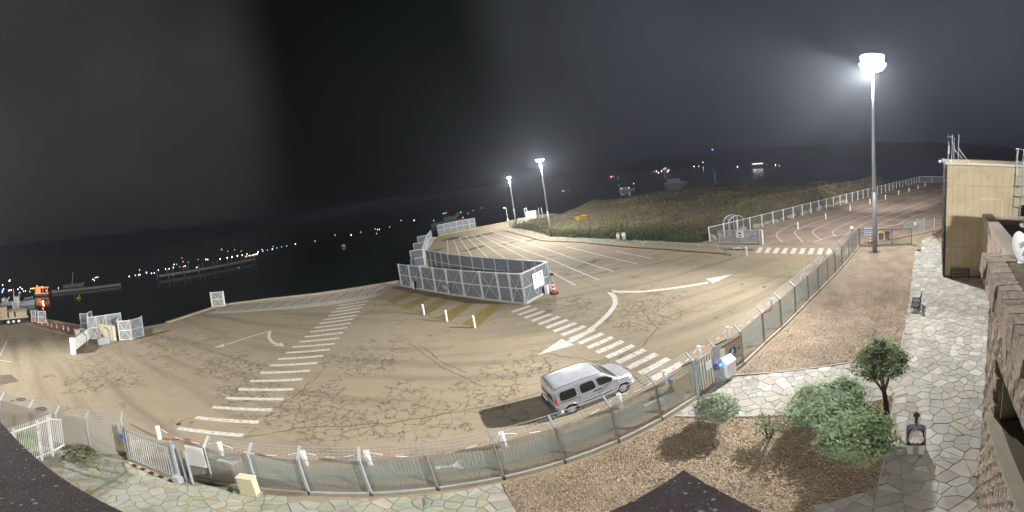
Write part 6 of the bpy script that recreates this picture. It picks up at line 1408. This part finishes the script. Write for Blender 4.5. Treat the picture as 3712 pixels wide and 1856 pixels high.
def tpatch(x0, x1, yf, name, m, root, off=.008, n=6, y0=-1, y1=1):
    mb = MB()
    for i in range(n+1):
        x = x0+(x1-x0)*i/n; w = side(x, interp(x, TOP))*yf
        for j in range(9): y = w*(y0+(y1-y0)*j/8); mb.v.append((x, YC+y, top(x,y)+off))
    mb.f = [(i*9+j,(i+1)*9+j,(i+1)*9+j+1,i*9+j+1) for i in range(n) for j in range(8)]; mb.mi = [0]*len(mb.f); return mb.build(name, m, root)
tpatch(1.76,2.40,.93,'windscreen','car_glass',car)
tpatch(2.40,2.50,.90,'scuttle','car_trim',car,.006,2)
for x, y0, y1 in ((2.36,-.55,.1),(2.36,.0,.6)): MB().bar((2.43,YC+y0,top(2.43,y0)+.02), (2.28,YC+y1,top(2.28,y1)+.02), .018).build('wiper', 'car_trim', car)
for y in (-.42,.42): MB().tube([(x, YC+y*(1-.1*(x-2.5)), top(x,y)+.002) for x in (2.55,2.75,2.95,3.12)], .012, 5).build('bonnet_crease', 'car_silver', car)
# rear end: doors, glass, bumper
for s in (-1,1):
    g_ = MB(); xr = -.668
    q = [(s*.07,1.02),(s*.60,1.02),(s*.56,1.52),(s*.07,1.54)]
    g_.add([(xr-.01+(.03 if z > 1.3 else 0), YC+y, z) for y, z in q]+[(xr+.03+(.03 if z > 1.3 else 0), YC+y, z) for y, z in q], [(0,1,2,3),(7,6,5,4),(0,4,5,1),(1,5,6,2),(2,6,7,3),(3,7,4,0)]); g_.build('rear_window', 'car_glass', car)
MB().bar((-.67,YC,.5), (-.655,YC,1.6), .014).build('door_gap', 'car_trim', car)
bp_ = MB(); bp_.tube([(-.40,YC-.83,.50),(-.62,YC-.80,.48),(-.72,YC-.55,.48),(-.74,YC,.48),(-.72,YC+.55,.48),(-.62,YC+.80,.48),(-.40,YC+.83,.50)], [.06,.11,.125,.125,.125,.11,.06], 8); bp_.build('rear_bumper', 'car_trim', car, smooth=True)
bq = MB(); bq.tube([(-.38,YC-.825,.36),(-.60,YC-.80,.34),(-.69,YC-.5,.33),(-.70,YC,.33),(-.69,YC+.5,.33),(-.60,YC+.80,.34),(-.38,YC+.825,.36)], .085, 8); bq.build('lower_bumper', 'car_silver', car, smooth=True)
bf = MB(); bf.tube([(2.98,YC-.80,.42),(3.2,YC-.72,.40),(3.36,YC-.5,.39),(3.42,YC,.39),(3.36,YC+.5,.39),(3.2,YC+.72,.40),(2.98,YC+.80,.42)], [.05,.09,.1,.1,.1,.09,.05], 8); bf.build('front_bumper', 'car_silver', car, smooth=True)
MB().box((3.40,YC,.56), (.03,.7,.09)).build('grille', 'car_trim', car)
MB().box((-.735,YC+.15,.78), (.02,.46,.10)).build('number_plate', 'white_clean', car)
for x, y in ((1.3,YC-.38),(1.3,YC+.38),(.4,YC)): MB().box((x,y,1.0), (.18,.45,.75)).build('seat', 'seat_grey', car)
# wheels
for a, c in WA:
    for s in (-1,1):
        y0 = YC+s*.62; y1 = YC+s*.80; w = MB(); w.tube([(a,y0,c-.02),(a,y0+s*.03,c-.02),(a,y1-s*.03,c-.02),(a,y1,c-.02)], [.27,.31,.31,.27], 22)
        wh = w.build('wheel', 'rubber', car, smooth=False); rm = MB()
        rm.tube([(a,y1-s*.01,c-.02),(a,y1+s*.012,c-.02)], [.205,.195], 20); ri = rm.build('rim', 'rim_alloy', wh)
        hl = MB()
        for k in range(7):
            t_ = 2*pi*k/7; hl.tube([(a+.135*cos(t_),y1+s*.010,c-.02+.135*sin(t_)),(a+.135*cos(t_),y1+s*.0145,c-.02+.135*sin(t_))], .036, 8)
        o = hl.build('rim_holes', 'car_trim', wh); o['kind'] = 'stuff'
        hb_ = MB(); hb_.tube([(a,y1+s*.01,c-.02),(a,y1+s*.022,c-.02)], .05, 10); hb_.build('hub', 'rim_alloy', wh)
    for s in (-1,1):
        ar_ = MB(); P = [(a+.375*cos(t_), YC+s*(side(a+.375*cos(t_), max(.28,c+.375*sin(t_)))+.004), c+.375*sin(t_)) for t_ in [radians(-8+196*k/16) for k in range(17)]]; ar_.tube(P, .022, 6); ar_.build('wheel_arch', 'car_silver', car, smooth=True)

# ================================================================ lights far across the water
def glow(n, c, s): mat('glow_'+n, c, .4, emit=c, estr=s)
glow('white',(1,.95,.9),9); glow('warm',(1,.72,.35),7); glow('red',(1,.15,.12),8); glow('blue',(.22,.32,1),6); glow('green',(.08,1,.35),5); glow('pink',(1,.5,.6),7); glow('yellow',(1,.72,.12),7); glow('dim',(.8,.85,.9),2.2)
def lamp_ball(p, r, m, label, group):
    mb = MB(); mb.lathe([(r*.3,-r*.9),(r*.95,-r*.3),(r*.95,r*.3),(r*.3,r*.9)], p, 8)
    # stem down to the land or water, so that the lamp stands on something
    tag(mb.build('shore_light', 'glow_'+m), label, 'light', group)
LB_ = {'town':'lights of the town at the far left shore', 'bay':'lights along the left shore', 'mid':'faint lights along the middle shore', 'right':'lights along the right shore'}
def lights(key, lst, kinds):
    cnt = {}
    for m, r, p in sorted([(m, r, p) for m, r, ps in lst for p in ps], key=lambda q: atan2(q[2][0], q[2][1])):
        if 1:
            i = cnt[m] = cnt.get(m, -1)+1
            lamp_ball(p, .72*r*hypot(p[0],p[1])/620, m, kinds % ('%s '+{'white':'white','warm':'warm orange','red':'red','blue':'bright blue','green':'green','pink':'pink','yellow':'yellow','dim':'faint white'}[m]) % ORDN[i]+', counted from the left', LB_[key])
lights('town', [('blue',1.5,[(-105.2,0.1,-1.4),(-100.9,-0.1,-1.4),(-108.9,0.4,-1.4)]), ('white',.8,[(-122.7,0.2,-1.4),(-105.7,4.9,-1.4),(-105.6,6.2,-1.4),(-141.0,3.4,-1.4),(-110.5,5.9,-1.4),(-137.0,3.0,-1.4)]), ('warm',1.0,[(-105.0,2.3,-1.4),(-103.5,1.9,-1.4),(-104.5,2.7,-1.4)]),
    ('yellow',.8,[(-104.3,8.8,-1.4),(-104.7,9.3,-1.4),(-104.7,9.7,-1.4),(-104.8,10.2,-1.4),(-105.3,10.6,-1.4),(-105.7,11.1,-1.4),(-106.2,11.5,-1.4),(-105.8,11.9,-1.4),(-106.3,12.4,-1.4),(-106.7,12.9,-1.4),(-110.6,11.5,-1.4)]),
    ('pink',.8,[(-104.2,24.9,-1.4),(-104.3,25.6,-1.4)]), ('white',.6,[(-99.4,6.2,-1.4),(-99.4,6.8,-1.4),(-96.7,5.0,-1.4),(-97.5,7.9,-1.4),(-96.3,12.6,-1.4),(-99.2,16.7,-1.4),(-91.8,18.9,-1.4),(-91.7,24.1,-1.4),(-89.4,25.2,-1.4)]), ('warm',.7,[(-117.0,33.6,-1.4),(-118.3,34.5,-1.4),(-117.6,34.8,-1.4)]), ('white',.7,[(-112.4,31.4,-1.4),(-108.6,30.8,-1.4)])], '%s light of the town at the far left shore')
lights('bay', [('white',.75,[(-105.9,42.5,-1.4),(-105.9,44.8,-1.4),(-105.9,46.1,-1.4),(-105.7,46.5,-1.4),(-104.1,50.2,-1.4),(-103.5,51.0,-1.4),(-110.7,56.4,-1.4),(-110.3,59.3,-1.4),(-108.6,59.9,-1.4),(-109.9,62.5,-1.4),(-120.7,69.2,-1.4),(-107.6,66.4,-1.4),(-106.5,64.9,-1.4),(-96.6,64.3,-1.4),(-117.0,83.2,-1.4),(-114.6,82.4,-1.4),(-107.4,83.5,-1.4),(-103.7,92.6,-1.4),(-103.8,95.5,-1.4)]),
    ('white',1.1,[(-106.0,86.2,-1.4),(-105.4,88.3,-1.4),(-105.0,91.0,-1.4)]), ('pink',.7,[(-121.9,53.7,-1.4),(-96.8,87.4,-1.4),(-96.7,88.1,-1.4),(-96.8,88.7,-1.4)]), ('red',.8,[(-125.5,76.7,-1.4)]), ('blue',1.9,[(-108.6,50.4,-1.4),(-95.4,91.4,-1.4)]), ('yellow',.8,[(-96.7,90.0,-1.4),(-96.1,90.2,-1.4),(-95.7,90.8,-1.4)]),
    ('white',.9,[(-96.0,92.8,-1.4),(-101.5,100.0,-1.4),(-96.0,93.8,-1.4)]), ('dim',.7,[(-133.7,109.8,-1.4),(-156.9,124.2,-1.4),(-150.7,119.3,-1.4),(-120.2,107.0,-1.4),(-136.1,116.6,-1.4),(-145.4,88.4,-1.4),(-122.7,83.0,-1.4),(-119.4,69.7,-1.4),(-108.8,64.7,-1.4),(-119.1,75.3,-1.4)]), ('pink',.7,[(-107.1,108.3,-1.4),(-101.1,102.7,-1.4)]), ('blue',.8,[(-100.2,104.7,-1.4),(-108.6,117.8,-1.4)]), ('white',.75,[(-99.9,107.6,-1.4)]), ('green',.55,[(-74.9,64.8,-1.4)])], '%s light on the left shore above the pile pier')
lights('mid', [('dim',.8,[(-99.7,110.5,-1.4),(-99.4,113.5,-1.4),(-97.9,115.3,-1.4),(-88.9,125.7,-1.4),(-90.5,146.8,-1.4),(-74.0,144.7,-1.4),(-70.1,153.7,-1.4),(-62.1,154.0,-1.4),(-69.3,192.7,-1.4),(-43.5,200.2,-1.4),(-42.7,201.0,-1.4),(-41.7,200.3,-1.4),(-22.7,184.9,-1.4),(-18.8,198.0,-1.4),(-23.8,169.8,-1.4),(-58.1,128.1,-1.4)]), ('white',.8,[(-96.6,120.4,-1.4),(-75.0,136.1,-1.4),(-55.7,176.6,-1.4)]), ('warm',.8,[(-65.9,147.0,-1.4),(-65.3,148.0,-1.4)]),
    ('green',.8,[(-39.4,157.0,-1.4),(-30.2,186.6,-1.4)]), ('red',.95,[(-23.5,149.3,-1.4)])], '%s light on the dark middle shore')
lights('right', [('red',.8,[(41.9,255.4,-1.4),(152.5,476.1,-1.4),(234.9,216.3,-1.4)]), ('pink',.8,[(40.7,253.5,-1.4),(154.2,475.5,-1.4),(85.4,215.0,-1.4),(287.1,549.5,-0.2),(274.5,535.7,-1.4),(284.8,550.7,-0.4),(308.1,468.5,-1.4)]), ('dim',.7,[(163.1,493.0,-1.4),(132.6,383.1,-1.4),(45.2,253.6,-1.4),(213.7,449.9,-1.4)]), ('white',.85,[(232.8,480.3,-1.4),(189.3,384.6,-1.4),(216.6,429.5,-1.4),(235.4,442.1,-1.4),(202.6,384.1,-1.4),(308.3,483.8,-1.4),(347.5,513.5,3.9),(236.9,281.6,-1.4),(233.5,256.1,-1.4),(253.0,238.4,-1.4)]), ('blue',.9,[(363.5,502.3,26.9),(365.1,501.1,26.4),(364.2,501.7,25.2)]), ('yellow',1.1,[(246.0,243.8,-1.4),(240.0,236.7,-1.4)])], '%s light on the right shore across the water')
def lit_boat(p, L_, label, m='glow_dim', glow_='glow_white', n=6, rz=0.):
    t_ = thing('moored_ship', label, 'ship', (p[0],p[1],-1.5), rz); t_['_o'] = (0,0,0); B = L_*.16
    MB().add([(x*L_,y*B,z) for x,y,z in ((-.5,-1,.09*L_),(.4,-1,.09*L_),(.5,0,.11*L_),(.4,1,.09*L_),(-.5,1,.09*L_),(-.48,-.8,-.3),(.38,-.8,-.3),(.44,0,-.3),(.38,.8,-.3),(-.48,.8,-.3))], [(0,1,2,3,4),(0,5,6,1),(1,6,7,2),(2,7,8,3),(3,8,9,4),(4,9,5,0)]).build('hull', 'ship_hull', t_)
    MB().box((-.1*L_,0,.15*L_), (.5*L_,B*1.3,.12*L_)).build('cabin', 'ship_hull', t_); MB().bar((-.38*L_,0,.1*L_), (-.48*L_,0,.42*L_), .25).build('crane', 'white_paint', t_)
    for k in range(n): MB().box((-.33*L_+.46*L_*k/max(1,n-1),-B*.7,.16*L_), (.02*L_,.2,.02*L_)).build('cabin_light', glow_, t_)
    return t_
q = (223.4,231.4,-1.4); lit_boat(q, 20, 'lit ship lying in the bay left of the yellow light', n=9, rz=-.9)
q = (60.0,161.3,-1.4); lit_boat(q, 9, 'small moored boat in the dark water behind the grass field', n=2, rz=-.5)
q = (89.0,159.1,-1.4); lit_boat(q, 14, 'long low boat in the dark water beyond the grass field', n=0, rz=-.7)
q = (-56.5,95.7,-1.4); bw = thing('mooring_buoy', 'pale mooring buoy in the black middle water', 'buoy', (q[0],q[1],-1.5)); bw['_o'] = (0,0,0); MB().lathe([(.2,-.2),(.8,.2),(.8,.5),(.3,.9)], n=10).build('float', 'white_paint', bw)
q = (-27.1,128.4,-1.4); mat('dim_hull', (.09,.10,.10), .7)
wk_ = thing('work_boat', 'dim grey work boat moored beyond the far steel pen', 'boat', (q[0],q[1],-1.5), .3); wk_['_o'] = (0,0,0)
MB().box((0,0,.6), (13,4,1.6)).build('hull', 'dim_hull', wk_); MB().box((1.5,0,2.2), (5,2.6,1.6)).build('wheelhouse', 'dim_hull', wk_); MB().box((4.8,0,3.2), (1.4,1.2,1.8)).build('crane_base', 'dim_hull', wk_); MB().tube([(1.2,0,3),(1.0,0,6.0)], .12).build('mast', 'dim_hull', wk_)

# ================================================================ thin night haze round the whole harbour
hm = bpy.data.materials.new('haze'); hm.use_nodes = True; t = hm.node_tree; t.nodes.clear(); MATS['haze'] = hm
out = t.nodes.new('ShaderNodeOutputMaterial'); pv_ = t.nodes.new('ShaderNodeVolumePrincipled')
pv_.inputs['Color'].default_value = (.78, .86, 1, 1); pv_.inputs['Density'].default_value = .00042; pv_.inputs['Anisotropy'].default_value = .6
t.links.new(pv_.outputs[0], out.inputs['Volume'])
o = MB().box((0,700,20), (3900,2600,52)).build('haze', 'haze'); o['kind'] = 'stuff'

# tidy: keep the scene free of helper properties
for o in bpy.data.objects:
    if '_o' in o: del o['_o']
